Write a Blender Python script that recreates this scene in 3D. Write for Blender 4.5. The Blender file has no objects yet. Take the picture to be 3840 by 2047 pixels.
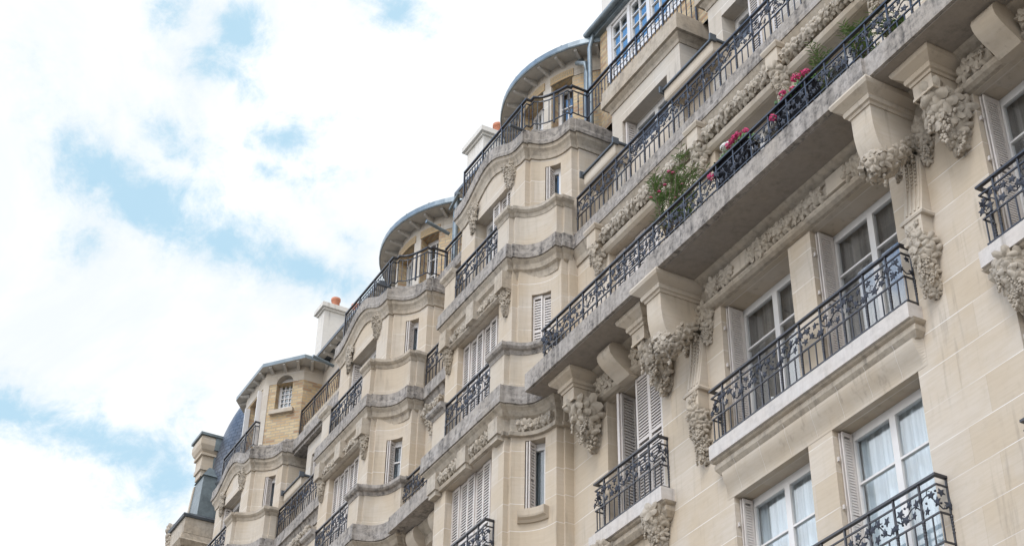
import bpy, bmesh, math, random
from mathutils import Vector, Matrix
S = bpy.context.scene
R = math.radians
# ------------------------------------------------------------------ camera
CAM = bpy.data.cameras.new('camera'); cam = bpy.data.objects.new('camera', CAM)
S.collection.objects.link(cam); S.camera = cam
CAM.sensor_fit = 'HORIZONTAL'; CAM.sensor_width = 36.0; CAM.lens = 55.4456
CAM.clip_start = 0.1; CAM.clip_end = 6000
ax = Vector((0.478989495, 0.877664918, 0.016533452))
dn = Vector((-0.497842562, 0.287116084, -0.818362474))
fw = Vector((-0.722995054, 0.383755971, 0.574464539))
m3 = Matrix((ax, -dn, -fw)).transposed()
cam.matrix_world = Matrix.Translation((0, -12, 1.6)) @ m3.to_4x4()
# ------------------------------------------------------------------ light and sky
SUN_DIR = Vector((0.30, -0.52, 0.80)).normalized()        # towards the sun
sl = bpy.data.lights.new('sun', 'SUN'); sl.energy = 1.5; sl.angle = R(24); sl.color = (1.0, 0.95, 0.88)
so = bpy.data.objects.new('sun', sl); S.collection.objects.link(so)
so.rotation_euler = SUN_DIR.to_track_quat('Z', 'Y').to_euler()
S.view_settings.view_transform = 'Standard'; S.view_settings.look = 'None'
S.view_settings.gamma = 1.0; S.view_settings.exposure = 0.70
try:
    S.cycles.use_denoising = True
except Exception: pass
S.cycles.max_bounces = 6; S.cycles.diffuse_bounces = 4; S.cycles.transparent_max_bounces = 12

class NT:
    def __init__(s, tree): s.t = tree; tree.nodes.clear()
    def n(s, typ, **kw):
        nd = s.t.nodes.new(typ)
        for k, v in kw.items():
            if hasattr(nd, k) and k not in ('Scale',): setattr(nd, k, v)
            else: nd.inputs[k].default_value = v
        return nd
    def l(s, a, b): s.t.links.new(a, b)
    def val(s, x, sock):
        if isinstance(x, (int, float)): sock.default_value = x
        elif isinstance(x, (tuple, list, Vector)):
            v = tuple(x); sock.default_value = v + (1,) if len(v) == 3 and sock.type == 'RGBA' else v
        else: s.l(x, sock)
    def math(s, op, a, b=None, c=None, clamp=False):
        nd = s.t.nodes.new('ShaderNodeMath'); nd.operation = op; nd.use_clamp = clamp
        s.val(a, nd.inputs[0])
        if b is not None: s.val(b, nd.inputs[1])
        if c is not None: s.val(c, nd.inputs[2])
        return nd.outputs[0]
    def vm(s, op, a, b=None):
        nd = s.t.nodes.new('ShaderNodeVectorMath'); nd.operation = op
        s.val(a, nd.inputs[0])
        if b is not None: s.val(b, nd.inputs[1])
        return nd.outputs['Value' if op in ('DOT_PRODUCT', 'LENGTH') else 'Vector']
    def mix(s, f, a, b, mode='MIX'):
        nd = s.t.nodes.new('ShaderNodeMix'); nd.data_type = 'RGBA'; nd.blend_type = mode
        s.val(f, nd.inputs[0]); s.val(a, nd.inputs[6]); s.val(b, nd.inputs[7])
        return nd.outputs[2]
    def ramp(s, f, lo, hi, a=0.0, b=1.0):
        nd = s.t.nodes.new('ShaderNodeMapRange'); nd.interpolation_type = 'SMOOTHSTEP'
        s.val(f, nd.inputs[0]); nd.inputs[1].default_value = lo; nd.inputs[2].default_value = hi
        nd.inputs[3].default_value = a; nd.inputs[4].default_value = b
        return nd.outputs[0]
    def noise(s, vec, scale, detail=4, rough=.55, out='Fac', dist=0.0):
        nd = s.t.nodes.new('ShaderNodeTexNoise'); nd.inputs['Scale'].default_value = scale
        nd.inputs['Detail'].default_value = detail; nd.inputs['Roughness'].default_value = rough
        nd.inputs['Distortion'].default_value = dist
        if vec is not None: s.l(vec, nd.inputs['Vector'])
        return nd.outputs[out]

W = bpy.data.worlds.new("World"); S.world = W; W.use_nodes = True
t = NT(W.node_tree)
sky = t.n('ShaderNodeTexSky'); sky.sky_type = 'NISHITA'; sky.sun_disc = False
sky.sun_elevation = math.asin(SUN_DIR.z); sky.sun_rotation = math.atan2(SUN_DIR.x, SUN_DIR.y)
sky.air_density = 1.0; sky.dust_density = 1.5; sky.ozone_density = 1.5
bg = t.n('ShaderNodeBackground'); bg.inputs['Strength'].default_value = 0.10
co = t.n('ShaderNodeTexCoord').outputs['Generated']
n1 = t.noise(co, 5.0, 7, .60, dist=.3); n2 = t.noise(co, 17.0, 6, .65); n3 = t.noise(co, 1.9, 5, .5)
# openings in the cloud cover: middle direction, half widths, strength
def dpix(x, y):      # direction of a point of the sky given in units of the view
    v = ax * (x * 1.4907 - 1920) + dn * (y * 1.4907 - 1023.5) + fw * 5914.2
    return v.normalized()
HL = [(250, 430, 110, 110, 1.0), (370, 520, 160, 80, 1.0), (560, 610, 220, 75, 1.05), (770, 680, 170, 50, 1.0), (190, 1095, 360, 75, 1.05), (30, 1040, 170, 75, 1.0),
      (440, 1200, 100, 150, 1.0), (590, 75, 70, 85, .72), (510, 150, 130, 70, .68), (430, 330, 100, 60, .70), (720, 350, 110, 70, .62), (690, 440, 90, 40, .5),
      (1005, 20, 80, 55, .75), (430, 50, 60, 100, .62), (640, 220, 70, 70, .45), (90, 220, 90, 60, .30), (240, 1190, 120, 60, .5), (840, 420, 90, 40, .42), (870, 600, 60, 40, .5), (220, 600, 60, 60, .7)]
acc = None
for (px, py, rx, ry, st) in HL:
    d0 = dpix(px, py); d1 = dpix(px + 10, py + (3 if ry < rx else 0)); d2 = d0.cross(d1).normalized(); u = d2.cross(d0).normalized()
    a = t.math('DIVIDE', t.vm('DOT_PRODUCT', co, u), rx * 1.4907 / 5914)
    b = t.math('DIVIDE', t.vm('DOT_PRODUCT', co, d2), ry * 1.4907 / 5914)
    r2 = t.math('ADD', t.math('MULTIPLY', a, a), t.math('MULTIPLY', b, b))
    v = t.math('MULTIPLY', t.math('SUBTRACT', 1.2, t.math('MULTIPLY', t.math('SQRT', r2), .75)), st)
    acc = v if acc is None else t.math('MAXIMUM', acc, v)
# wispy structure: several octaves, stretched along the drift of the clouds
mp = t.n('ShaderNodeMapping'); mp.inputs['Rotation'].default_value = (.4, .3, .5); mp.inputs['Scale'].default_value = (1, 1.5, 1.9); t.l(co, mp.inputs[0])
w1 = t.noise(mp.outputs[0], 6.0, 9, .66, dist=.5); w2 = t.noise(mp.outputs[0], 21.0, 8, .70, dist=.3)
gap = t.math('ADD', acc, t.math('ADD', t.math('MULTIPLY', t.math('SUBTRACT', w1, .5), 2.2), t.math('MULTIPLY', t.math('SUBTRACT', w2, .5), 2.0)))
thin = t.ramp(gap, -.15, .60); core = t.ramp(gap, .30, 1.08)
hole_f = t.math('ADD', t.math('MULTIPLY', thin, .22), t.math('MULTIPLY', core, .70))
hemi = t.ramp(t.vm('DOT_PRODUCT', co, (0.0, -1.0, 0.0)), -.05, .25)      # the open side of the street
sx = t.n('ShaderNodeSeparateXYZ'); t.l(co, sx.inputs[0])
up_ = t.math('ADD', sx.outputs[2], t.math('MULTIPLY', t.math('SUBTRACT', t.noise(co, 4.5, 7, .6), .5), .75))
hole_b = t.math('MULTIPLY', t.ramp(up_, .50, .62), hemi)
hole = t.math('MAXIMUM', hole_f, hole_b)
fl = t.noise(mp.outputs[0], 3.6, 8, .62, dist=.4)
shade = t.ramp(fl, .34, .62)
cloudc = t.mix(shade, (5.75, 6.05, 6.25), (7.0, 7.05, 7.1))
cloudc = t.mix(hemi, cloudc, (12.8, 13.2, 13.8))
blue = t.mix(hemi, (3.05, 4.70, 5.80), (1.7, 4.9, 10.5))
pale = t.mix(.93, sky.outputs[0], blue)
t.l(t.mix(hole, cloudc, pale), bg.inputs['Color'])
wo = t.n('ShaderNodeOutputWorld'); t.l(bg.outputs[0], wo.inputs[0])

# ------------------------------------------------------------------ materials
MATS = {}
def newmat(name):
    m = bpy.data.materials.new(name); m.use_nodes = True; MATS[name] = m
    t = NT(m.node_tree); b = t.n('ShaderNodeBsdfPrincipled'); o = t.n('ShaderNodeOutputMaterial')
    t.l(b.outputs[0], o.inputs[0]); return t, b, o
def bump(t, b, h, strength=.3, dist=.01):
    n = t.n('ShaderNodeBump'); n.inputs['Strength'].default_value = strength; n.inputs['Distance'].default_value = dist
    t.l(h, n.inputs['Height']); t.l(n.outputs[0], b.inputs['Normal'])
def geo(t): return t.n('ShaderNodeTexCoord').outputs['Object']
def stone(name, base, warm, joints=True, grime=0.0, rough=.85, veins=False, course=.5, phase=.1):
    t, b, o = newmat(name); P = geo(t); uv = t.n('ShaderNodeUVMap').outputs[0]
    big = t.noise(P, .9, 4, .6); mid = t.noise(P, 5, 6, .65); fine = t.noise(P, 60, 4, .7)
    col = t.mix(t.ramp(big, .35, .68), base, warm)
    if joints:
        br = t.n('ShaderNodeTexBrick'); br.offset = .37; br.inputs['Scale'].default_value = 1
        br.inputs['Brick Width'].default_value = 1.05; br.inputs['Row Height'].default_value = course
        br.inputs['Mortar Size'].default_value = .0045; br.inputs['Mortar Smooth'].default_value = .2
        br.inputs['Color1'].default_value = (0, 0, 0, 1); br.inputs['Color2'].default_value = (1, 1, 1, 1); br.inputs['Mortar'].default_value = (.5, .5, .5, 1)
        mp = t.n('ShaderNodeMapping'); mp.inputs['Location'].default_value = (.3, -phase, 0); t.l(uv, mp.inputs[0]); t.l(mp.outputs[0], br.inputs['Vector'])
        tone = t.math('SUBTRACT', br.outputs['Color'], .5)
        col = t.mix(t.math('MULTIPLY', t.ramp(br.outputs['Color'], .45, 1.0), .75), col, warm)
        col = t.mix(t.math('MULTIPLY', t.ramp(br.outputs['Color'], .5, 0.0), .35), col, tuple(min(1, c * 1.10) for c in base))
    sed = t.n('ShaderNodeMapping'); sed.inputs['Scale'].default_value = (2, 2, 22); sed.inputs['Rotation'].default_value = (.12, .09, 0); t.l(P, sed.inputs[0])
    band = t.noise(sed.outputs[0], 1.2, 4, .6)
    col = t.mix(t.ramp(band, .35, .7, 0, .28), col, tuple(c * .82 for c in warm))
    col = t.mix(t.ramp(mid, .52, .8, 0, .30), col, tuple(c * .70 for c in warm))
    col = t.mix(t.ramp(fine, .55, .8, 0, .25), col, tuple(c * .68 for c in base))
    stk = t.n('ShaderNodeMapping'); stk.inputs['Scale'].default_value = (9, 9, .8); t.l(P, stk.inputs[0])
    streak = t.noise(stk.outputs[0], 1.0, 4, .6)
    col = t.mix(t.math('MULTIPLY', t.ramp(streak, .52, .78), t.ramp(t.noise(P, .7, 3, .5), .38, .6, 0, .55)), col, (.20, .17, .135))
    if grime > 0:
        spots = t.noise(P, 11, 7, .72)
        g = t.math('ADD', t.math('MULTIPLY', t.ramp(streak, .36, .74), .40), t.math('MULTIPLY', t.ramp(spots, .40, .72), .70), clamp=True)
        g = t.math('MULTIPLY', g, t.ramp(t.noise(P, 1.7, 4, .6), .25, .62, .35, 1.0))
        col = t.mix(t.math('MULTIPLY', g, grime), col, (.070, .062, .056))
        lich = t.ramp(t.noise(P, 26, 5, .7), .68, .76)
        col = t.mix(t.math('MULTIPLY', lich, .35 * grime), col, (.33, .32, .25))
    h = t.math('ADD', t.math('MULTIPLY', mid, .5), t.math('MULTIPLY', fine, .5))
    if joints:
        sx = t.n('ShaderNodeSeparateXYZ'); t.l(uv, sx.inputs[0])
        fr = t.math('FRACT', t.math('DIVIDE', t.math('SUBTRACT', sx.outputs[1], phase - .5 * course + 20 * 0), course))
        line = t.ramp(t.math('ABSOLUTE', t.math('SUBTRACT', fr, .5)), .013, .005)
        vert = t.ramp(br.outputs['Fac'], .3, .9)
        col = t.mix(t.math('MULTIPLY', vert, .35), col, (.36, .29, .22))
        col = t.mix(t.math('MULTIPLY', line, t.ramp(t.noise(P, 1.3, 3, .5), .35, .6, .28, .80)), col, (.76, .73, .68))
        h = t.math('SUBTRACT', h, t.math('MULTIPLY', vert, .6))
    t.l(col, b.inputs['Base Color']); b.inputs['Roughness'].default_value = rough
    b.inputs['Specular IOR Level'].default_value = .2
    bump(t, b, h, .35, .006)
    return MATS[name]
stone('stone_wall', (.505, .440, .362), (.470, .382, .278))
stone('stone_wall_grey', (.490, .445, .385), (.465, .400, .320), phase=.1)
stone('stone_plain', (.490, .428, .350), (.458, .376, .280), joints=False)
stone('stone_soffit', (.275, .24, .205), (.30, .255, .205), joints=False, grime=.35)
stone('stone_mould', (.460, .400, .322), (.425, .350, .262), joints=False, grime=.55)
stone('stone_slab', (.385, .345, .305), (.35, .305, .255), joints=False, grime=1.15)
stone('stone_marble', (.56, .52, .48), (.54, .48, .42), joints=False, grime=.28)
stone('stone_carved', (.430, .375, .305), (.395, .330, .250), joints=False, grime=.40)
stone('stone_render', (.62, .58, .52), (.60, .55, .48), joints=False, grime=.06)
def plain(name, col, rough=.6, metal=0.0, var=.25, sc=7, spec=.5, bs=.1, dirt=None):
    t, b, o = newmat(name); P = geo(t); n = t.noise(P, sc, 5, .65)
    c = t.mix(t.ramp(n, .3, .75, 0, 1), col, tuple(max(0, x * (1 - var)) for x in col))
    if dirt: c = t.mix(t.ramp(t.noise(P, sc * 2.3, 6, .7), .56, .75, 0, .6), c, dirt)
    t.l(c, b.inputs['Base Color']); b.inputs['Roughness'].default_value = rough; b.inputs['Metallic'].default_value = metal
    b.inputs['Specular IOR Level'].default_value = spec
    bump(t, b, t.noise(P, sc * 6, 3, .6), bs, .004)
    return MATS[name]
plain('iron', (.026, .025, .030), .42, 0, .3, 20, .6)
plain('iron_leaf', (.036, .040, .054), .6, 0, .45, 30, .35)
plain('shutter_metal', (.56, .505, .455), .5, 0, .10, 9, dirt=(.42, .35, .29))
plain('window_paint', (.62, .59, .555), .42, 0, .07, 8)
plain('zinc', (.20, .235, .25), .45, .3, .35, 5, dirt=(.12, .14, .145))
plain('zinc_old', (.16, .19, .195), .5, .25, .4, 5, dirt=(.07, .085, .085))
plain('zinc_dark', (.10, .11, .12), .5, .2, .3, 6)
plain('terracotta', (.52, .20, .11), .8, 0, .3, 6)
plain('board', (.50, .47, .42), .7, 0, .18, 8)
plain('room_shade', (.03, .028, .026), .9)  # near-black colour stands in for the shade of an unlit room
plain('planter_plastic', (.010, .010, .012), .8, 0, .2, 7, .15)
plain('petal_pink', (.62, .035, .15), .6, 0, .35, 60)
plain('petal_white', (.80, .76, .72), .6, 0, .1, 60)
plain('bark', (.12, .085, .055), .85, 0, .3, 30)
plain('clay_pot', (.36, .17, .10), .8)
plain('blue_bowl', (.03, .30, .55), .4)
def curtain(name, c1, c2, tr=0.0):
    t, b, o = newmat(name); P = geo(t)
    mp = t.n('ShaderNodeMapping'); mp.inputs['Scale'].default_value = (11, 11, .3); t.l(P, mp.inputs[0])
    n = t.noise(mp.outputs[0], 1.3, 4, .6)
    t.l(t.mix(t.ramp(n, .3, .7), c1, c2), b.inputs['Base Color']); b.inputs['Roughness'].default_value = .9  # upright stripes put the light and shade of folds into the colour
curtain('curtain_dark', (.30, .265, .235), (.12, .105, .09))
curtain('curtain_net', (.68, .73, .74), (.36, .42, .45))
curtain('curtain_grey', (.22, .26, .27), (.10, .125, .135))
t, b, o = newmat('glass')
t.t.nodes.remove(b); gm = t.n('ShaderNodeNewGeometry')
fc = t.math('SUBTRACT', 1.0, t.math('ABSOLUTE', t.vm('DOT_PRODUCT', gm.outputs['Incoming'], gm.outputs['Normal'])))
tr = t.n('ShaderNodeBsdfTransparent'); tr.inputs[0].default_value = (.94, .96, .97, 1); gl = t.n('ShaderNodeBsdfGlossy'); gl.inputs['Roughness'].default_value = .015
ms = t.n('ShaderNodeMixShader'); t.l(t.math('ADD', t.math('MULTIPLY', t.math('POWER', fc, 3.2), .9), .085, clamp=True), ms.inputs[0]); t.l(tr.outputs[0], ms.inputs[1]); t.l(gl.outputs[0], ms.inputs[2]); t.l(ms.outputs[0], o.inputs[0])
bn = t.n('ShaderNodeBump'); bn.inputs['Strength'].default_value = .06; bn.inputs['Distance'].default_value = .02
t.l(t.noise(geo(t), 1.6, 2, .5), bn.inputs['Height']); t.l(bn.outputs[0], gl.inputs['Normal'])
def brickmat(name, c1, c2, c3, mortar, bw, rh, ms_, slate=False):
    t, b, o = newmat(name); uv = t.n('ShaderNodeUVMap').outputs[0]; P = geo(t)
    br = t.n('ShaderNodeTexBrick'); br.inputs['Scale'].default_value = 1; br.offset = .5
    br.inputs['Brick Width'].default_value = bw; br.inputs['Row Height'].default_value = rh; br.inputs['Mortar Size'].default_value = ms_
    br.inputs['Mortar Smooth'].default_value = .1; br.inputs['Bias'].default_value = 0
    br.inputs['Color1'].default_value = (0, 0, 0, 1); br.inputs['Color2'].default_value = (1, 1, 1, 1); br.inputs['Mortar'].default_value = (.5, .5, .5, 1)
    wv = t.vm('ADD', uv, t.vm('SCALE', t.noise(P, 9, 2, .5, out='Color'), None)) if False else uv
    t.l(wv, br.inputs['Vector'])
    c = t.mix(t.ramp(br.outputs['Color'], .15, .55), c1, c2); c = t.mix(t.ramp(br.outputs['Color'], .6, .95), c, c3)
    c = t.mix(t.ramp(t.noise(P, 14, 5, .7), .45, .75, 0, .45), c, tuple(x * .6 for x in c1))
    c = t.mix(br.outputs['Fac'], c, mortar)
    c = t.mix(t.ramp(t.noise(P, 1.1, 4, .6), .5, .75, 0, .30), c, tuple(x * .5 for x in c2))
    t.l(c, b.inputs['Base Color']); b.inputs['Roughness'].default_value = .45 if slate else .85
    bump(t, b, t.math('SUBTRACT', t.math('MULTIPLY', t.noise(P, 30, 4, .6), .4), br.outputs['Fac']), .6, .008)
brickmat('brick_yellow', (.45, .305, .155), (.51, .385, .225), (.33, .20, .11), (.33, .28, .20), .27, .088, .012)
brickmat('slate', (.068, .076, .092), (.092, .102, .120), (.050, .055, .068), (.012, .014, .020), .26, .17, .016, True)
def leafmat(name, c1, c2):
    t, b, o = newmat(name); oi = t.n('ShaderNodeNewGeometry')
    t.l(t.mix(t.ramp(t.noise(geo(t), 21, 2, .6), .35, .65), c1, c2), b.inputs['Base Color']); b.inputs['Roughness'].default_value = .45
leafmat('leaf_green', (.08, .15, .04), (.22, .32, .10))
leafmat('leaf_geranium', (.04, .12, .02), (.10, .22, .04))
t, b, o = newmat('asphalt'); n = t.noise(geo(t), 3, 6, .7)
t.l(t.mix(n, (.16, .155, .15), (.24, .23, .215)), b.inputs['Base Color']); b.inputs['Roughness'].default_value = .9

# ------------------------------------------------------------------ mesh builder
class MB:
    def __init__(s): s.v = []; s.f = []; s.uv = []; s.T = None; s.sm = []
    def pt(s, p):
        if s.T is None: return tuple(p)
        ox, oy, oz, a = s.T; c, n = math.cos(a), math.sin(a)
        return (ox + p[0] * c - p[1] * n, oy + p[0] * n + p[1] * c, oz + p[2])
    def face(s, pts, uv=None, smooth=False, raw=False):
        i = len(s.v); P = [tuple(p) if raw else s.pt(p) for p in pts]
        s.v += P; s.f.append(list(range(i, i + len(P)))); s.sm.append(smooth)
        if uv is None:
            a = Vector(P[1]) - Vector(P[0]); b = Vector(P[2]) - Vector(P[0]); n = a.cross(b)
            if abs(n.z) > max(abs(n.x), abs(n.y)): uv = [(p[0], p[1]) for p in P]
            elif abs(n.y) >= abs(n.x): uv = [(p[0], p[2]) for p in P]
            else: uv = [(p[1], p[2]) for p in P]
        s.uv.append(uv)
    def grid(s, P, closed_u=False, closed_v=False, smooth=True, uvf=None):
        """P[i][j] points; shared vertices"""
        n, m = len(P), len(P[0]); i0 = len(s.v)
        for r in P:
            for p in r: s.v.append(s.pt(p))
        for i in range(n if closed_u else n - 1):
            for j in range(m if closed_v else m - 1):
                a, b, c, d = i * m + j, ((i + 1) % n) * m + j, ((i + 1) % n) * m + (j + 1) % m, i * m + (j + 1) % m
                s.f.append([i0 + a, i0 + b, i0 + c, i0 + d]); s.sm.append(smooth)
                if uvf: s.uv.append([uvf(i, j), uvf(i + 1, j), uvf(i + 1, j + 1), uvf(i, j + 1)])
                else: s.uv.append([(s.v[i0 + k][0], s.v[i0 + k][2]) for k in (a, b, c, d)])
    def box(s, x0, x1, y0, y1, z0, z1):
        p = [(x, y, z) for x in (x0, x1) for y in (y0, y1) for z in (z0, z1)]
        for q in ((0, 4, 5, 1), (6, 2, 3, 7), (2, 0, 1, 3), (4, 6, 7, 5), (1, 5, 7, 3), (0, 2, 6, 4)):
            s.face([p[k] for k in q])
    def hull8(s, p):   # 4 bottom (ccw from above), 4 top
        s.face([p[3], p[2], p[1], p[0]]); s.face(p[4:])
        for k in range(4): s.face([p[k], p[(k + 1) % 4], p[4 + (k + 1) % 4], p[4 + k]])
    def tube(s, pts, r, seg=4, rot=0, smooth=None, cap=True):
        pts = [Vector(p) for p in pts]; rings = []
        rr = r if isinstance(r, (list, tuple)) else [r] * len(pts)
        for i, p in enumerate(pts):
            d = (pts[min(i + 1, len(pts) - 1)] - pts[max(i - 1, 0)]).normalized()
            up = Vector((0, 0, 1)) if abs(d.z) < .9 else Vector((0, 1, 0))
            a = d.cross(up).normalized(); b = a.cross(d)
            rings.append([p + (a * math.cos(2 * math.pi * k / seg + rot) + b * math.sin(2 * math.pi * k / seg + rot)) * rr[i] for k in range(seg)])
        s.grid(rings, closed_v=True, smooth=(seg > 5) if smooth is None else smooth)
        if cap: s.face(rings[0]); s.face(list(reversed(rings[-1])))
    def bar(s, x, y, z0, z1, w=.010, ang=0):
        c, n = math.cos(ang), math.sin(ang); q = [(-w, -w), (w, -w), (w, w), (-w, w)]
        b = [(x + u * c - v * n, y + u * n + v * c) for u, v in q]
        s.hull8([(p[0], p[1], z0) for p in b] + [(p[0], p[1], z1) for p in b])
    def ball(s, p, r, seg=6, rg=4, sc=(1, 1, 1)):
        P = []
        for i in range(rg + 1):
            th = math.pi * i / rg
            P.append([(p[0] + r * sc[0] * math.sin(th) * math.cos(2 * math.pi * k / seg), p[1] + r * sc[1] * math.sin(th) * math.sin(2 * math.pi * k / seg), p[2] + r * sc[2] * math.cos(th)) for k in range(seg)])
        s.grid(P, closed_v=True)
    def sweep(s, path, sec, smooth=False, caps=True):
        """path [(x,y[,dz])] left to right, sec closed polygon [(out,z)]"""
        n = len(path); rings = []; arc = [0]
        for i in range(n):
            p = path[i]; dz = p[2] if len(p) > 2 else 0
            if i: arc.append(arc[-1] + math.hypot(p[0] - path[i - 1][0], p[1] - path[i - 1][1]))
            nn = []
            for a, b in ((i - 1, i), (i, i + 1)):
                if a >= 0 and b < n:
                    dx, dy = path[b][0] - path[a][0], path[b][1] - path[a][1]; L = math.hypot(dx, dy) or 1
                    nn.append((dy / L, -dx / L))
            if len(nn) == 2:
                mx, my = nn[0][0] + nn[1][0], nn[0][1] + nn[1][1]; q = mx * mx + my * my
                k = 2 / q if q > .35 else 2 / .35
                mx *= k; my *= k
            else: mx, my = nn[0]
            rings.append([(p[0] + mx * o, p[1] + my * o, z + dz) for o, z in sec])
        m = len(sec); per = [0]
        for j in range(m): per.append(per[-1] + math.hypot(sec[(j + 1) % m][0] - sec[j][0], sec[(j + 1) % m][1] - sec[j][1]))
        for i in range(n - 1):
            for j in range(m):
                k = (j + 1) % m
                s.face([rings[i][j], rings[i + 1][j], rings[i + 1][k], rings[i][k]],
                       [(arc[i], per[j]), (arc[i + 1], per[j]), (arc[i + 1], per[j + 1]), (arc[i], per[j + 1])])
        if caps: s.face(rings[0]); s.face(list(reversed(rings[-1])))
    def wall(s, path, z0, z1, ops=(), ztop=None):
        """path left to right; ops (xl,xr,za,zb,depth[,arch]); returns frames"""
        pts = []
        cuts = sorted({x for o in ops for x in (o[0], o[1])})
        for i in range(len(path) - 1):
            a, b = path[i], path[i + 1]; pts.append(a)
            for c in cuts:
                if a[0] + 1e-4 < c < b[0] - 1e-4:
                    q = (c - a[0]) / (b[0] - a[0]); pts.append((c, a[1] + (b[1] - a[1]) * q))
        pts.append(path[-1]); arc = [pts[0][0]]
        for i in range(1, len(pts)): arc.append(arc[-1] + math.hypot(pts[i][0] - pts[i - 1][0], pts[i][1] - pts[i - 1][1]))
        zs = sorted({z0, z1} | {z for o in ops for z in (o[2], o[3]) if z0 < z < z1})
        for i in range(len(pts) - 1):
            a, b = pts[i], pts[i + 1]; mx = (a[0] + b[0]) / 2
            for j in range(len(zs) - 1):
                mz = (zs[j] + zs[j + 1]) / 2
                if any(o[0] < mx < o[1] and o[2] < mz < o[3] for o in ops): continue
                s.face([(a[0], a[1], zs[j]), (b[0], b[1], zs[j]), (b[0], b[1], zs[j + 1]), (a[0], a[1], zs[j + 1])],
                       [(arc[i], zs[j]), (arc[i + 1], zs[j]), (arc[i + 1], zs[j + 1]), (arc[i], zs[j + 1])])
        fr = []
        def at(x):
            for p in pts:
                if abs(p[0] - x) < 1e-3: return p
            return None
        for o in ops:
            A, B = at(o[0]), at(o[1]); dx, dy = B[0] - A[0], B[1] - A[1]; L = math.hypot(dx, dy); a = math.atan2(dy, dx)
            ix, iy = -dy / L, dx / L; d = o[4]
            A2, B2 = (A[0] + ix * d, A[1] + iy * d), (B[0] + ix * d, B[1] + iy * d); za, zb = o[2], o[3]
            s.face([(A[0], A[1], za), (A2[0], A2[1], za), (A2[0], A2[1], zb), (A[0], A[1], zb)], [(0, za), (d, za), (d, zb), (0, zb)])
            s.face([(B2[0], B2[1], za), (B[0], B[1], za), (B[0], B[1], zb), (B2[0], B2[1], zb)], [(0, za), (d, za), (d, zb), (0, zb)])
            seg = [p for p in pts if A[0] - 1e-4 <= p[0] <= B[0] + 1e-4]
            for z, fl in ((zb, 1), (za, 0)):
                poly = [(p[0], p[1], z) for p in seg] + [(B2[0], B2[1], z), (A2[0], A2[1], z)]
                s.face(poly if not fl else list(reversed(poly)))
            fr.append(((A[0], A[1], za, a), L, zb - za))
        return fr

class Thing:
    def __init__(s, name, label, cat, loc, group=None):
        s.o = bpy.data.objects.new(name, None); S.collection.objects.link(s.o); s.loc = Vector(loc); s.o.location = loc
        s.o['label'] = label; s.o['category'] = cat
        if group: s.o['group'] = group
        s.o.empty_display_size = .3
    def add(s, mb, name, mat, parent=None, label=None, recalc=True):
        if not mb.f: return None
        me = bpy.data.meshes.new(name)
        me.from_pydata([tuple(Vector(v) - s.loc) for v in mb.v], [], mb.f)
        ul = me.uv_layers.new(name='UVMap'); k = 0
        flat = [c for u in mb.uv for p in u for c in p]
        ul.data.foreach_set('uv', flat)
        me.polygons.foreach_set('use_smooth', mb.sm)
        for mt in (mat if isinstance(mat, (list, tuple)) else [mat]): me.materials.append(MATS[mt])
        me.update()
        o = bpy.data.objects.new(name, me); S.collection.objects.link(o); o.parent = parent or s.o
        if label: o['label'] = label
        return o

def arclen(path):
    a = [0]
    for i in range(1, len(path)): a.append(a[-1] + math.hypot(path[i][0] - path[i - 1][0], path[i][1] - path[i - 1][1]))
    return a
def along(path, a, s_):
    for i in range(len(path) - 1):
        if s_ <= a[i + 1] + 1e-6:
            L = a[i + 1] - a[i] or 1; q = (s_ - a[i]) / L
            p, n = path[i], path[i + 1]
            return p[0] + (n[0] - p[0]) * q, p[1] + (n[1] - p[1]) * q, math.atan2(n[1] - p[1], n[0] - p[0])
    p, n = path[-2], path[-1]; return n[0], n[1], math.atan2(n[1] - p[1], n[0] - p[0])

# ------------------------------------------------------------------ carving
def sleaf(mb, p, n, size, rng, thick=.45, roll=None):
    """lobed leaf standing off the surface: smooth blade with raised veins, crisp rim"""
    n = Vector(n).normalized(); p = Vector(p); up = Vector((0, 0, 1)) if abs(n.z) < .8 else Vector((1, 0, 0))
    a = n.cross(up).normalized(); b = a.cross(n)
    r0 = rng.uniform(0, 6.28) if roll is None else roll; N = 20; asp = rng.uniform(.8, 1.0); tl = rng.uniform(-.22, .22); cup = rng.uniform(-.12, .14)
    cs, sn = math.cos(r0), math.sin(r0)
    def P(k, f, h):
        th = 2 * math.pi * k / N; lob = .56 + .44 * abs(math.cos(2.5 * th))
        x = math.cos(th) * size * lob * f; y = math.sin(th) * size * lob * f * asp
        return p + a * (x * cs - y * sn) + b * (x * sn + y * cs) + n * (h * size + tl * x)
    vein = lambda k: .10 * abs(math.cos(2.5 * 2 * math.pi * k / N))
    blade = [[P(k, 1.0, cup + vein(k)) for k in range(N)], [P(k, .66, .16 + vein(k)) for k in range(N)], [P(k, .30, .20 + vein(k)) for k in range(N)], [P(k, .02, .12) for k in range(N)]]
    mb.grid(blade, closed_v=True, smooth=True)
    mb.grid([[P(k, .80, -thick) for k in range(N)], [P(k, .97, cup + vein(k) - .10) for k in range(N)], blade[0]], closed_v=True, smooth=False)
def grapes(mb, p, n, size, rng, count=12, r=.024):
    n = Vector(n).normalized(); up = Vector((0, 0, 1)); a = n.cross(up); a = a.normalized() if a.length > .01 else Vector((1, 0, 0)); b = a.cross(n)
    for k in range(count):
        tt = (k + .5) / count; w = size * .5 * (1 - tt * .75)
        q = Vector(p) + a * rng.uniform(-w, w) - up * (tt * size * 1.2) + n * rng.uniform(0, .02)
        mb.ball(q, r * rng.uniform(.85, 1.15), 6, 4)
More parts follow.
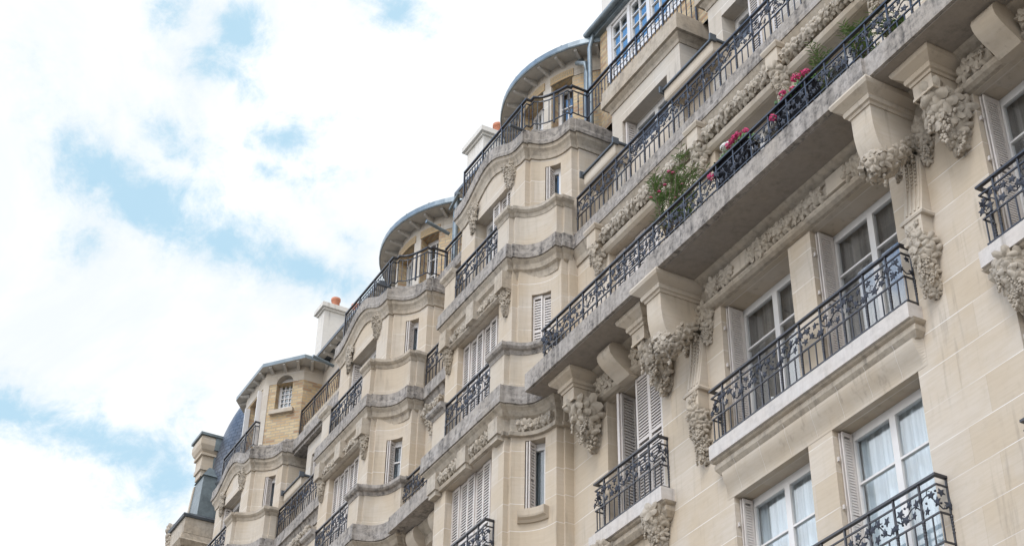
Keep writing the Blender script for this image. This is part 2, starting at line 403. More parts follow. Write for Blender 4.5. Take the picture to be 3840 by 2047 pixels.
def frieze(mb, path, z, h, d, rng, step=.11):
    """foliage roll along a path"""
    sec = [(0, z - h / 2)] + [(d * .72 * math.sin(math.pi * k / 5), z - h / 2 * math.cos(math.pi * k / 5) * .9) for k in range(1, 5)] + [(0, z + h / 2), (-.02, z + h / 2), (-.02, z - h / 2)]
    mb.sweep(path, sec)
    a = arclen(path); s_ = h * .35; k = 0; step *= 1.7
    while s_ < a[-1] - h * .25:
        for row in (-.24, .24, 0):
            x, y, an = along(path, a, min(a[-1], max(0, s_ + rng.uniform(-.03, .03) + (row == 0) * step * .5))); nx, ny = math.sin(an), -math.cos(an)
            o = d * (.62 if row else .85); zz = z + row * h + rng.uniform(-.02, .02) * h
            if row == 0 and k % 3 == 2: grapes(mb, (x + nx * o, y + ny * o, zz + h * .28), (nx, ny, 0), h * .45, rng, 8, h * .085)
            else: sleaf(mb, (x + nx * o, y + ny * o, zz), (nx + rng.uniform(-.35, .35), ny, row * 1.8 + rng.uniform(-.2, .2)), h * rng.uniform(.44, .58), rng)
        s_ += step; k += 1
def carve(th, name, fn, parent=None, mat='stone_carved'):
    mb = MB(); fn(mb); return th.add(mb, name, mat, parent)
def drop(mb, fr, w, H, pr, rng, n=34, size=.13, taper=.8, ngr=3):
    """carved cluster hanging from fr=(x,y,ztop,ang); w half width, H height, pr projection"""
    mb.T = fr
    def P(a, t, f=1.0):
        e = (1 - t) ** taper; ww = (w * e + .03) * f; q = (pr * e + .04) * f
        return (math.sin(a) * ww, -math.cos(a) * q, -H * t)
    mb.grid([[P(R(-95 + 190 * j / 8), i / 8, .86) for j in range(9)] for i in range(9)])
    T = mb.T; mb.T = None
    def tw(p):
        mb.T = T; q = mb.pt(p); mb.T = None; return q
    def tn(v):
        c, s_ = math.cos(T[3]), math.sin(T[3]); return (v[0] * c - v[1] * s_, v[0] * s_ + v[1] * c, v[2])
    n = int(n * .46); size *= 1.55
    for k in range(n):
        t_ = (k + .5) / n; t_ = t_ ** 1.15 * .96; a = R(-78 + 156 * ((k * .618) % 1)); sz = size * (1.1 - .5 * t_)
        sleaf(mb, tw(P(a, t_)), tn((math.sin(a), -math.cos(a), rng.uniform(-.6, .1))), sz * rng.uniform(.8, 1.15), rng)
    for k in range(ngr):
        t_ = .2 + .6 * k / max(1, ngr - .5); a = R((-35, 30, 5, 40)[k % 4]); q = P(a, t_, 1.08)
        grapes(mb, tw(q), tn((math.sin(a), -math.cos(a), 0)), size * 1.3, rng, 20, size * .125)
def garland(mb, pts, rad, rng, n=46, size=.09):
    pts = [Vector(p) for p in pts]; mb.tube(pts, [r_ * .85 for r_ in rad], 10)
    m = len(pts) - 1; n = int(n * .42); size *= 1.5
    for k in range(n):
        f = (k + .5) / n * m; i = min(int(f), m - 1); q = f - i; c = pts[i].lerp(pts[i + 1], q); r_ = rad[i] * (1 - q) + rad[i + 1] * q
        d = (pts[i + 1] - pts[i]).normalized(); a = d.cross(Vector((0, 0, 1))).normalized(); b = a.cross(d); th = k * 2.39996
        nv = a * math.cos(th) + b * math.sin(th)
        if k % 7 == 3: grapes(mb, c + nv * r_, nv, size * 1.4, rng, 9, size * .2)
        else: sleaf(mb, c + nv * r_, nv - d * .3, size * rng.uniform(.8, 1.2), rng)

# ------------------------------------------------------------------ ironwork
def ileaf(mb, p, an, size, rng):
    """thin vine leaf with some depth"""
    T = (p[0], p[1], p[2], an); N = 10; r0 = rng.uniform(0, 6.28); ty = rng.uniform(-.6, .6)
    ring = []; back = []
    for k in range(N):
        th = 2 * math.pi * k / N + r0; rr = size * (.5 + .5 * abs(math.cos(2.5 * (th - r0))))
        x, z = rr * math.cos(th), rr * math.sin(th)
        ring.append((x, -.008 + ty * x * .5, z)); back.append((x * .9, .004 + ty * x * .5, z * .9))
    mb.T = T
    for k in range(N):
        j = (k + 1) % N; mb.face([ring[k], ring[j], (0, -.02, 0)]); mb.face([back[j], back[k], (0, .008, 0)]); mb.face([ring[k], back[k], back[j], ring[j]])
    mb.T = None
def railing(th, _unused, path, z0, h=.90, pitch=.44, ornate=True, seed=1, parent_obj=None):
    rng = random.Random(seed); mb = MB(); lf = MB(); a = arclen(path); L = a[-1]
    top = z0 + h; sec = lambda w, z, hh: [(-w, z), (w, z), (w, z + hh), (-w, z + hh)]
    mb.sweep(path, sec(.026, top - .03, .03)); z2 = top - .135; z1 = z0 + h * .47; zb = z0 + .07
    for z in ((z2, z1, zb) if ornate else (z2, zb)): mb.sweep(path, sec(.010, z - .010, .020))
    n = max(1, round(L / (pitch if ornate else .86)))
    for i in range(n + 1):
        s_ = min(L - .001, max(.001, L * i / n)); x, y, an = along(path, a, s_)
        mb.bar(x, y, z0, top - .03, .013 if ornate else .017, an)
        if ornate:
            for k in range(5): mb.ball((x, y, z1 - .05 - k * .042), .024, 6, 3, (1, 1, .75))
            mb.ball((x, y, z1 - .02), .028, 6, 3)
            zz = z1 - .02
            mb.tube([(x, y, zz + .04), (x + .03 * math.cos(an), y + .03 * math.sin(an), zz + .12), (x + .012, y, zz + .2), (x - .01, y, z2)], .009, 4)
    for i in range(n):
        s0, s1 = L * i / n, L * (i + 1) / n; w = s1 - s0; nb = max(1, round(w / (.147 if ornate else .123)) - 1)
        for k in range(1, nb + 1):
            x, y, an = along(path, a, s0 + w * k / (nb + 1))
            mb.bar(x, y, zb, z1 if ornate else z2, .0075, an)
            if not ornate and k % 2: mb.ball((x, y, (zb + z2) / 2 + .06), .022, 6, 3, (1, 1, .7)); mb.ball((x, y, z2 + .01), .016, 5, 3)
        if ornate and w > .12:
            P = []
            for k in range(9):
                q = k / 8; x, y, an = along(path, a, min(L - .001, s0 + w * q)); P.append((x, y - .004, (z1 + z2) / 2 - .01 + (.085 if i % 2 else -.085) * math.sin(q * 2 * math.pi) + .04 * math.cos(q * math.pi)))
            lf.tube(P, .0095, 4)
            for q, dz in ((.22, .075), (.5, -.09), (.78, .06), (.36, -.03)):
                x, y, an = along(path, a, s0 + w * q); pz = P[int(q * 8)][2]
                x2, y2, _ = along(path, a, min(L - .001, s0 + w * (q + .14))); lf.tube([(x, y, pz), ((x + x2) / 2, (y + y2) / 2 - .01, pz + dz * .9), (x2, y2, pz + dz * .6)], .006, 4)
            for k in range(6):
                q = (k + rng.uniform(.2, .8)) / 6; x, y, an = along(path, a, s0 + w * q)
                zz = (z1 + z2) / 2 + (((k + i) % 2) * 2 - 1) * .075 + rng.uniform(-.03, .03)
                ileaf(lf, (x + math.sin(an) * .012, y - math.cos(an) * .012, zz), an, rng.uniform(.050, .072), rng)
            for k in range(3):
                x, y, an = along(path, a, s0 + w * rng.uniform(.1, .9)); lf.ball((x, y - .01, (z1 + z2) / 2 + rng.uniform(-.1, .1)), .017, 5, 3)
    o = th.add(mb, 'railing', 'iron', parent_obj)
    if lf.f: th.add(lf, 'vine_ornament', 'iron_leaf', o)
    return o

# ------------------------------------------------------------------ windows
def slat_panel(mb, x0, x1, z0, z1, y, pitch=.055, cols=1, th=.022, shut_=0):
    """louvred leaf in the local u / depth / z frame"""
    st = .045 if x1 - x0 > .2 else .03
    mb.box(x0, x0 + st, y - th, y + th, z0, z1); mb.box(x1 - st, x1, y - th, y + th, z0, z1)
    for z in (z0, z1 - .06, (z0 + z1) / 2 - .03): mb.box(x0 + st, x1 - st, y - th + .002, y + th - .002, z, z + .06)
    n = int((z1 - z0 - .12) / pitch)
    for k in range(n):
        z = z0 + .06 + (k + .5) * pitch
        if abs(z - (z0 + z1) / 2) < .05: continue
        mb.face([(x0 + st, y - th * .9, z - pitch * .45), (x1 - st, y - th * .9, z - pitch * .45), (x1 - st, y - th * .3, z + pitch * (.5 if shut_ else .27)), (x0 + st, y - th * .3, z + pitch * (.5 if shut_ else .27))])
        mb.face([(x0 + st, y + th * .6, z - pitch * .30), (x1 - st, y + th * .6, z - pitch * .30), (x1 - st, y - th * .9, z - pitch * .45), (x0 + st, y - th * .9, z - pitch * .45)])
def window(th, fr, w, h, depth, curt='curtain_dark', shut=None, bar=.27, leaves=2, fw_=.055, panes=None, half=None, label=None, back=None, of=.05):
    mb = MB(); mb.T = fr; gl = MB(); gl.T = fr; cu = MB(); cu.T = fr; y0 = depth
    z1 = h
    mb.box(0, w, y0 - .03, y0 + .05, h - .07, h); mb.box(0, w, y0 - .03, y0 + .05, 0, .06)
    mb.box(0, of, y0 - .03, y0 + .05, .06, h - .07); mb.box(w - of, w, y0 - .03, y0 + .05, .06, h - .07)
    lw_ = (w - 2 * of) / leaves
    for k in range(leaves):
        a, b = of + k * lw_, of + (k + 1) * lw_
        mb.box(a, a + fw_, y0 - .045, y0 + .02, .07, h - .08); mb.box(b - fw_, b, y0 - .045, y0 + .02, .07, h - .08)
        mb.box(a + fw_, b - fw_, y0 - .043, y0 + .018, .07, .07 + fw_ * 1.6); mb.box(a + fw_, b - fw_, y0 - .043, y0 + .018, h - .08 - fw_, h - .08)
        if bar: mb.box(a + fw_, b - fw_, y0 - .04, y0 + .012, h - .08 - (h * bar) - .015, h - .08 - (h * bar) + .015)
        if panes:
            for i in range(1, panes[1]): z = .07 + (h - .15) * i / panes[1]; mb.box(a + fw_, b - fw_, y0 - .038, y0 + .010, z - .012, z + .012)
            for i in range(1, panes[0]): x = a + (b - a) * i / panes[0]; mb.box(x - .012, x + .012, y0 - .037, y0 + .009, .1, h - .1)
        gl.box(a + fw_, b - fw_, y0 - .012, y0 - .006, .07 + fw_ * 1.6, h - .08 - fw_)
    o = th.add(mb, 'window', 'window_paint', label=label)
    th.add(gl, 'pane', 'glass', o)
    n = max(16, int(w * 26)); rows = []
    rg = random.Random(int(abs(fr[0] * 100) + abs(fr[2] * 10)))
    ph = rg.uniform(0, 6)
    for z in (0.0, h):
        rows.append([(w * k / n, y0 + .10 + .022 * math.sin(k * 1.25 + ph) + .014 * math.sin(k * .53 + 2 * ph), z) for k in range(n + 1)])
    cu.grid(rows); th.add(cu, 'curtain', curt, o)
    bk = MB(); bk.T = fr; bk.box(-.05, w + .05, y0 + .30, y0 + .35, -.05, h + .05); bk.box(-.04, -.004, y0 + .052, y0 + .299, 0, h); bk.box(w + .004, w + .04, y0 + .052, y0 + .299, 0, h); bk.box(-.04, w + .04, y0 + .052, y0 + .299, h + .004, h + .04)  # added dark boxes, painted as the room's darkness behind the curtain
    th.add(bk, 'room_shade_box', 'room_shade', o)
    def leaf_obj(build, lab=None):
        q = MB(); build(q); th.add(q, 'shutter', 'shutter_metal', o, lab)
    if shut == 'closed':
        npn = max(2, round(w / .30)); pw = w / npn
        def f(q):
            q.T = fr
            for k in range(npn): slat_panel(q, k * pw + .004, (k + 1) * pw - .004, .02, h - .015, depth * .48 + (.012 if k % 2 else -.012))
        leaf_obj(f)
    elif shut == 'folded':
        for side in (0, 1):
            def f(q, side=side):
                for k in range(2):
                    off = .022 + k * .045
                    xx = off if side == 0 else w - off
                    c, s_ = math.cos(fr[3]), math.sin(fr[3])
                    q.T = (fr[0] + xx * c - .02 * -s_ * 0, fr[1] + xx * s_, fr[2], fr[3] + math.pi / 2)
                    slat_panel(q, .085 + (.008 * k), depth - .055, .03, h - .03, 0, pitch=.040, th=.012, shut_=1)
                q.T = fr
                for z in (h * .25, h * .55, h * .82): q.box(.0 if side == 0 else w - .035, .035 if side == 0 else w, .03, .05, z, z + .06)
            leaf_obj(f)
    elif shut == 'ajar':
        def f(q):
            q.T = fr; slat_panel(q, w * .52, w * .76, .03, h - .02, .045); slat_panel(q, w * .76 + .008, w - .01, .03, h - .02, .03)
        leaf_obj(f, 'half open louvred shutter leaves')
        def g(q):
            c, s_ = math.cos(fr[3]), math.sin(fr[3])
            for k, (xx, dy, an) in enumerate(((.24, .30, R(-72)), (.36, .04, R(98)))):
                q.T = (fr[0] + xx * c, fr[1] + xx * s_ + dy, fr[2], fr[3] + an); slat_panel(q, 0, .32, .03, h - .02, 0)
        leaf_obj(g)
    elif shut == 'left':
        def f(q):
            q.T = fr; k0 = .0
            for k in range(3): slat_panel(q, w * (.42 + k * .19), w * (.42 + (k + 1) * .19) - .006, .02, h - .01, depth * .42 + (.02 if k % 2 else -.02))
        leaf_obj(f)
    elif shut == 'narrow':
        def f(q):
            for k in range(2):
                xx = .035 + k * .05; c, s_ = math.cos(fr[3]), math.sin(fr[3]); q.T = (fr[0] + xx * c, fr[1] + xx * s_, fr[2], fr[3] + R(78)); slat_panel(q, .0, .17, .02, h - .02, 0, th=.012)
        leaf_obj(f)
    elif shut == 'box':     # plain white folded leaves filling the left reveal
        def f(q):
            q.T = (fr[0] + .05 * math.cos(fr[3]), fr[1] + .05 * math.sin(fr[3]), fr[2], fr[3] + math.pi / 2); slat_panel(q, .05, depth - .05, .02, h - .02, 0, th=.02, shut_=1)
        leaf_obj(f)
    return o
#MARK1
# ------------------------------------------------------------------ street
g = MB(); g.face([(-400, -400, 0), (400, -400, 0), (400, 400, 0), (-400, 400, 0)])
me = bpy.data.meshes.new('street'); me.from_pydata(g.v, [], g.f); me.materials.append(MATS['asphalt'])
st = bpy.data.objects.new('street', me); S.collection.objects.link(st); st['kind'] = 'structure'
pv = MB(); pv.box(-60, 10, -3.2, 14, .004, .14)
me = bpy.data.meshes.new('pavement'); me.from_pydata(pv.v, [], pv.f); me.materials.append(MATS['stone_plain'])
st = bpy.data.objects.new('pavement', me); S.collection.objects.link(st); st['kind'] = 'structure'

# ------------------------------------------------------------------ facade profiles (dx from a bay's middle, y)
HALF = [(1.35, -.90), (1.35, -.80), (1.42, -.80), (1.44, -.73), (1.48, -.64), (1.54, -.56), (1.62, -.48), (1.72, -.41), (1.83, -.36), (1.96, -.33), (2.12, -.31), (2.12, -.17), (2.17, -.17)]
def bayp(cx, sh=0.0, main=0.0, extra=()):
    r = [(cx + d, y + sh) for d, y in HALF] + [(cx + 2.17, main)]
    l = [(cx - d, y + sh) for d, y in reversed(HALF)]; l = [(cx - 2.17, main)] + l
    return l + list(extra) + r
def facade_path(x0, x1, bays, sh, main):
    p = [(x0, main)]
    for b in sorted(bays): p += bayp(b, sh, main)
    return p + [(x1, main)]
def sub(path, xa, xb):
    o = []
    for i in range(len(path) - 1):
        a, b = path[i], path[i + 1]
        if a[0] >= xa - 1e-6 and a[0] <= xb + 1e-6: o.append(a)
        if b[0] - a[0] > 1e-6:
            for c in (xa, xb):
                if a[0] < c - 1e-6 and c + 1e-6 < b[0]: o.append((c, a[1] + (b[1] - a[1]) * (c - a[0]) / (b[0] - a[0])))
    if path[-1][0] <= xb + 1e-6: o.append(path[-1])
    return o
rng = random.Random(7)

def bay_level_details(th, cx, opt):
    """cornices, parapets, windows of one bay (openings are cut by the facade walls)"""
    P = bayp(cx); Pin = sub(P, cx - 2.17, cx + 2.17)
    # entablature under the fourth balcony
    m = MB(); m.sweep(Pin, [(0, 14.87), (.07, 14.87), (.09, 14.93), (.03, 14.97), (.03, 15.20), (.09, 15.24), (.14, 15.32), (.20, 15.37), (.20, 15.398), (-.05, 15.398), (-.05, 14.87)])
    th.add(m, 'cornice', 'stone_mould')
    m = MB(); m.sweep(Pin, [(-.3, 15.4), (.23, 15.4), (.235, 15.5), (.225, 15.55), (.225, 15.75), (-.6, 15.75), (-.6, 15.4)]); th.add(m, 'balcony_slab', 'stone_slab')
    r = random.Random(int(-cx))
    carve(th, 'carved_frieze', lambda cv: frieze(cv, sub(P, cx + 1.45, cx + 2.1), 15.085, .21, .11, r, .09))
    for a, b in ((-1.02, -.22), (.22, 1.02)): carve(th, 'carved_frieze', lambda cv: frieze(cv, [(cx + a, -.93), (cx + b, -.93)], 15.085, .2, .10, r, .10))
    for d in (-1.2, 0, 1.2): m = MB(); m.box(cx + d - .17, cx + d + .17, -1.06, -.89, 14.90, 15.235); m.box(cx + d - .14, cx + d + .14, -1.03, -.89, 14.80, 14.90); th.add(m, 'corbel', 'stone_mould')
    # moulding and slab of the fifth balcony
    m = MB(); m.sweep(Pin, [(-.14, 18.22), (-.08, 18.22), (-.05, 18.36), (.0, 18.40), (.02, 18.50), (.07, 18.57), (.07, 18.598), (-.3, 18.598), (-.3, 18.22)]); th.add(m, 'cornice', 'stone_mould')
    m = MB(); m.sweep(Pin, [(-.4, 18.6), (.10, 18.6), (.105, 18.7), (.09, 18.73), (.09, 18.9), (-.7, 18.9), (-.7, 18.6)]); th.add(m, 'balcony_slab', 'stone_slab')
    for a, b in ((-1.02, -.18), (.18, 1.02)): carve(th, 'carved_frieze', lambda cv: frieze(cv, [(cx + a, -.82), (cx + b, -.82)], 18.12, .21, .10, r, .085))
    for d in (-1.16, 1.16): carve(th, 'carved_cluster', lambda cv: drop(cv, (cx + d, -.81, 18.0, 0), .095, .52, .085, r, 36, .05, .5, 2))
    for d, w_ in ((-1.16, .15), (0, .15), (1.16, .15)): m = MB(); m.box(cx + d - w_, cx + d + w_, -1.0, -.79, 18.0 if d else 17.97, 18.38); th.add(m, 'corbel', 'stone_mould')
    m = MB(); m.sweep([(cx - 1.3, -.80), (cx + 1.3, -.80)], [(0, 17.94), (.05, 17.94), (.11, 17.98), (.11, 18.0), (0, 18.02)]); th.add(m, 'lintel_moulding', 'stone_mould')
    # solid curved parapets
    for z0, zt, o0, oc, mat in ((15.752, 16.68, .08, .19, 0), (18.902, 19.80, 0.0, .09, 1)):
        for sgn in (1, -1):
            q = sub(P, cx + .9, cx + 2.17) if sgn > 0 else sub(P, cx - 2.17, cx - .9)
            m = MB(); m.sweep(q, [(-.14, z0), (o0 + .02, z0), (o0 + .02, z0 + .12), (o0, z0 + .14), (o0, zt - .20), (-.14, zt - .20)]); th.add(m, 'parapet', 'stone_plain')
            m = MB(); m.sweep(q, [(-.17, zt - .20), (o0 + .01, zt - .20), (o0 + .035, zt - .13), (oc - .03, zt - .11), (oc, zt - .07), (oc, zt), (-.18, zt)]); th.add(m, 'parapet_cap', 'stone_mould' if mat else 'stone_slab')
    railing(th, 0, [(cx - .88, -.97), (cx + .88, -.97)], 15.75, .86, seed=int(-cx * 7))
    railing(th, 0, [(cx - .88, -.88), (cx + .88, -.88)], 18.9, .80, seed=int(-cx * 9))
    # top cornice, raised in the middle, and the terrace on it
    D = [(x, y) for x, y in bayp(cx, .33, .95)]
    def bumpz(x):
        d = abs(x - cx); return .24 * (1 + math.cos(math.pi * d / 1.30)) if d < 1.30 else 0
    front = [(cx - 1.35 + 2.7 * k / 16, -.57) for k in range(1, 16)]
    Dm = [p for p in D if p[0] <= cx - 1.3] + front + [p for p in D if p[0] >= cx + 1.3]
    D3 = [(x, y, bumpz(x) if y < -.5 else 0) for x, y in Dm]
    m = MB(); m.sweep(D3, [(-.05, 21.13), (.03, 21.13), (.04, 21.20), (.07, 21.28), (.11, 21.34), (.12, 21.42), (-.05, 21.42)]); th.add(m, 'cornice', 'stone_mould')
    m = MB(); m.sweep(D3, [(-.3, 21.422), (.15, 21.422), (.155, 21.50), (.14, 21.54), (.14, 21.72), (-.3, 21.72)]); th.add(m, 'balcony_slab', 'stone_slab')
    if opt.get('plinth', True):
        m = MB(); m.sweep([p[:2] for p in D3], [(-.24, 21.723), (.0, 21.723), (.02, 21.84), (-.02, 21.92), (-.24, 21.92)]); th.add(m, 'parapet', 'stone_slab')
    m = MB()
    for i in range(len(front) - 1):
        a, b = front[i], front[i + 1]
        m.face([(a[0], a[1] + .001, 21.05), (b[0], b[1] + .001, 21.05), (b[0], b[1] + .001, 21.44 + bumpz(b[0])), (a[0], a[1] + .001, 21.44 + bumpz(a[0]))])
    poly = [(x, y, 21.70) for x, y in D]; m.face(poly)
    th.add(m, 'gable', 'stone_wall')
    for d in (-.80, .80): carve(th, 'carved_cartouche', lambda cv: drop(cv, (cx + d, -.57, 21.40 if d > 0 else 21.34, R(14 if d > 0 else -14)), .21, .62, .045, r, 70, .052, .45, 2))

def turret_round(th, cx, cy=2.55, Rw=2.25, Re=2.66):
    arcp = lambda rad, a0, a1, n: [(cx + rad * math.sin(R(a0 + (a1 - a0) * k / n)), cy - rad * math.cos(R(a0 + (a1 - a0) * k / n))) for k in range(n + 1)]
    wp = arcp(Rw, -88, 88, 44); X = lambda a: cx + Rw * math.sin(R(a))
    m = MB(); ops = [(X(-11), X(11), 21.95, 24.14, .32), (X(17.8), X(31), 21.95, 24.02, .30), (X(-31), X(-17.8), 21.95, 24.02, .30)]
    ops = [o for o in ops]
    fr = m.wall(wp, 21.8, 23.98, [(a, b, c, min(d, 23.98), e) for a, b, c, d, e in ops])
    th.add(m, 'turret_wall', 'brick_yellow')
    m = MB(); fr2 = m.wall(arcp(Rw + .012, -88, 88, 44), 23.98, 24.45); th.add(m, 'turret_band', 'stone_wall_grey')
    for a0, a1 in ((11.4, 17.4), (-17.4, -11.4)): m = MB(); m.sweep(arcp(Rw, a0, a1, 3), [(.0, 21.9), (.018, 21.9), (.018, 23.979), (0, 23.979)]); th.add(m, 'pilaster', 'stone_wall_grey')
    for a0, a1 in ((-12.5, 12.5), (17, 32), (-32, -17)):       # brick flat arches
        m = MB(); m.sweep(arcp(Rw, a0, a1, 6), [(0, 23.99), (.018, 23.99), (.018, 24.185), (0, 24.185)])
        n = 22 if a1 - a0 > 20 else 13
        for k in range(n):
            b0 = a0 + (a1 - a0) * (k + .06) / n; b1 = a0 + (a1 - a0) * (k + .94) / n
            m.sweep(arcp(Rw + .012, b0, b1, 1), [(0, 23.985), (.022, 23.985), (.022, 24.19), (0, 24.19)])
        th.add(m, 'brick_arch', 'brick_yellow')
    for i, f in enumerate(fr):
        window(th, f[0], f[1], f[2], .26, 'curtain_grey' if i != 1 else 'curtain_dark', None, bar=0, leaves=2 if i == 0 else 1, panes=(2 if i == 0 else 2, 4), fw_=.04)
    # soffit, fascia, rafters, roof
    soft = MB(); n = 64
    soft.grid([[(cx + rr * math.cos(2 * math.pi * k / n), cy + rr * math.sin(2 * math.pi * k / n), z) for k in range(n)] for rr, z in ((Rw - .1, 24.45), (Re - .02, 24.39))], closed_v=True, smooth=False)
    roof = MB()
    roof.grid([[(cx + rr * math.cos(2 * math.pi * k / n), cy + rr * math.sin(2 * math.pi * k / n), z) for k in range(n)] for rr, z in ((Re - .02, 24.385), (Re, 24.385), (Re + .015, 24.41), (Re, 24.55), (Re - .08, 24.58), (1.7, 25.25), (.9, 25.7), (.02, 25.95))], closed_v=True, smooth=False)
    ro = th.add(roof, 'roof', 'zinc'); th.add(soft, 'soffit', 'board', ro)
    for k in range(26):
        m = MB(); a = R(-130 + 10.4 * k); c, s_ = math.cos(a), math.sin(a); m.T = (cx + Rw * s_, cy - Rw * c, 0, a)
        m.hull8([(-.032, -.32, 24.355), (.032, -.32, 24.355), (.032, .02, 24.29), (-.032, .02, 24.29), (-.032, -.34, 24.40), (.032, -.34, 24.40), (.032, .02, 24.448), (-.032, .02, 24.448)]); th.add(m, 'rafter', 'board', ro)
    for k in range(0, 360, 15): m = MB(); a = R(k); m.tube([(cx + (Re + .004) * math.cos(a), cy + (Re + .004) * math.sin(a), 24.40), (cx + (Re - .005) * math.cos(a), cy + (Re - .005) * math.sin(a), 24.56), (cx + 1.7 * math.cos(a), cy + 1.7 * math.sin(a), 25.27)], .010, 4); th.add(m, 'roof_seam', 'zinc', ro)
    return arcp

def straight_rail_terrace(th, cx, z=21.92, h=.78, seed=3, right_x=None, right_y=.42, plinth=True):
    """railing on the bay's terrace: front, concave flank, return, then along the recess"""
    P = [(cx - 1.36, -.57), (cx + 1.36, -.57), (cx + 1.36, -.47), (cx + 1.49, -.47), (cx + 1.53, -.38), (cx + 1.60, -.30), (cx + 1.70, -.23), (cx + 1.82, -.17), (cx + 1.96, -.11), (cx + 2.10, -.06), (cx + 2.10, .03), (cx + 2.16, .03), (cx + 2.16, .40)]
    railing(th, 0, P, z, h, ornate=False, seed=seed)
    if right_x: railing(th, 0, [(cx + 2.05, .42), (right_x, .42)], z - .1, h + .1, ornate=False, seed=seed + 1)

def recess_slab(th, x0, x1, y=-.6):
    m = MB(); m.box(x0, x1, y, .05, 15.404, 15.746); th.add(m, 'balcony_slab', 'stone_slab')
    m = MB(); m.sweep([(x0, 0), (x1, 0)], [(0, 14.90), (.10, 14.95), (.06, 14.98), (.06, 15.2), (.12, 15.25), (.24, 15.36), (.24, 15.40), (0, 15.40)]); th.add(m, 'cornice', 'stone_mould')
    railing(th, 0, [(x0, y + .28), (x1, y + .28)], 15.75, .88, seed=int(-x0 * 3))

def scroll(th, xc, w=.20, y=-.80):
    """smooth S shaped keystone console"""
    k_ = y / -.8; pr = [(q0 * k_, q1) for q0, q1 in ((-.43, 15.40), (-.50, 15.34), (-.53, 15.26), (-.51, 15.17), (-.44, 15.08), (-.35, 15.01), (-.26, 14.95), (-.19, 14.90), (-.15, 14.86))]
    m = MB(); a = [[(xc - w, q[0], q[1]) for q in pr], [(xc + w, q[0], q[1]) for q in pr]]
    m.grid([[a[i][j] for i in (0, 1)] for j in range(len(pr))], smooth=True)
    for sx in (-1, 1):
        poly = [(xc + sx * w, q[0], q[1]) for q in pr] + [(xc + sx * w, -.0, 14.86), (xc + sx * w, 0, 15.40)]
        m.face(poly if sx < 0 else list(reversed(poly)))
    m.face([(xc - w, pr[-1][0], pr[-1][1]), (xc + w, pr[-1][0], pr[-1][1]), (xc + w, 0, 14.86), (xc - w, 0, 14.86)])
    return th.add(m, 'keystone', 'stone_plain')

def capital(m, x0, x1, y):
    """moulded capital between a console's block and the slab"""
    p = [(x0, 0), (x0, y), (x1, y), (x1, 0)]
    m.sweep(p, [(-.02, 15.10), (.02, 15.10), (.03, 15.14), (.06, 15.15), (.07, 15.20), (.06, 15.23), (.10, 15.26), (.17, 15.31), (.19, 15.36), (.18, 15.40), (-.02, 15.40)])
def block_console(th, xc, r):
    m = MB(); w = .175
    m.box(xc - w, xc + w, -.53, -.0, 14.90, 15.11); capital(m, xc - w, xc + w, -.53)
    m.sweep([(xc - w, 0), (xc - w, -.53), (xc + w, -.53), (xc + w, 0)], [(-.01, 14.86), (.012, 14.86), (.012, 14.90), (-.01, 14.90)])
    o = th.add(m, 'console', 'stone_plain')
    cv = MB(); drop(cv, (xc, .02, 14.88, 0), .25, .78, .46, r, 58, .125, .75, 4); th.add(cv, 'carved_cluster', 'stone_carved', o)
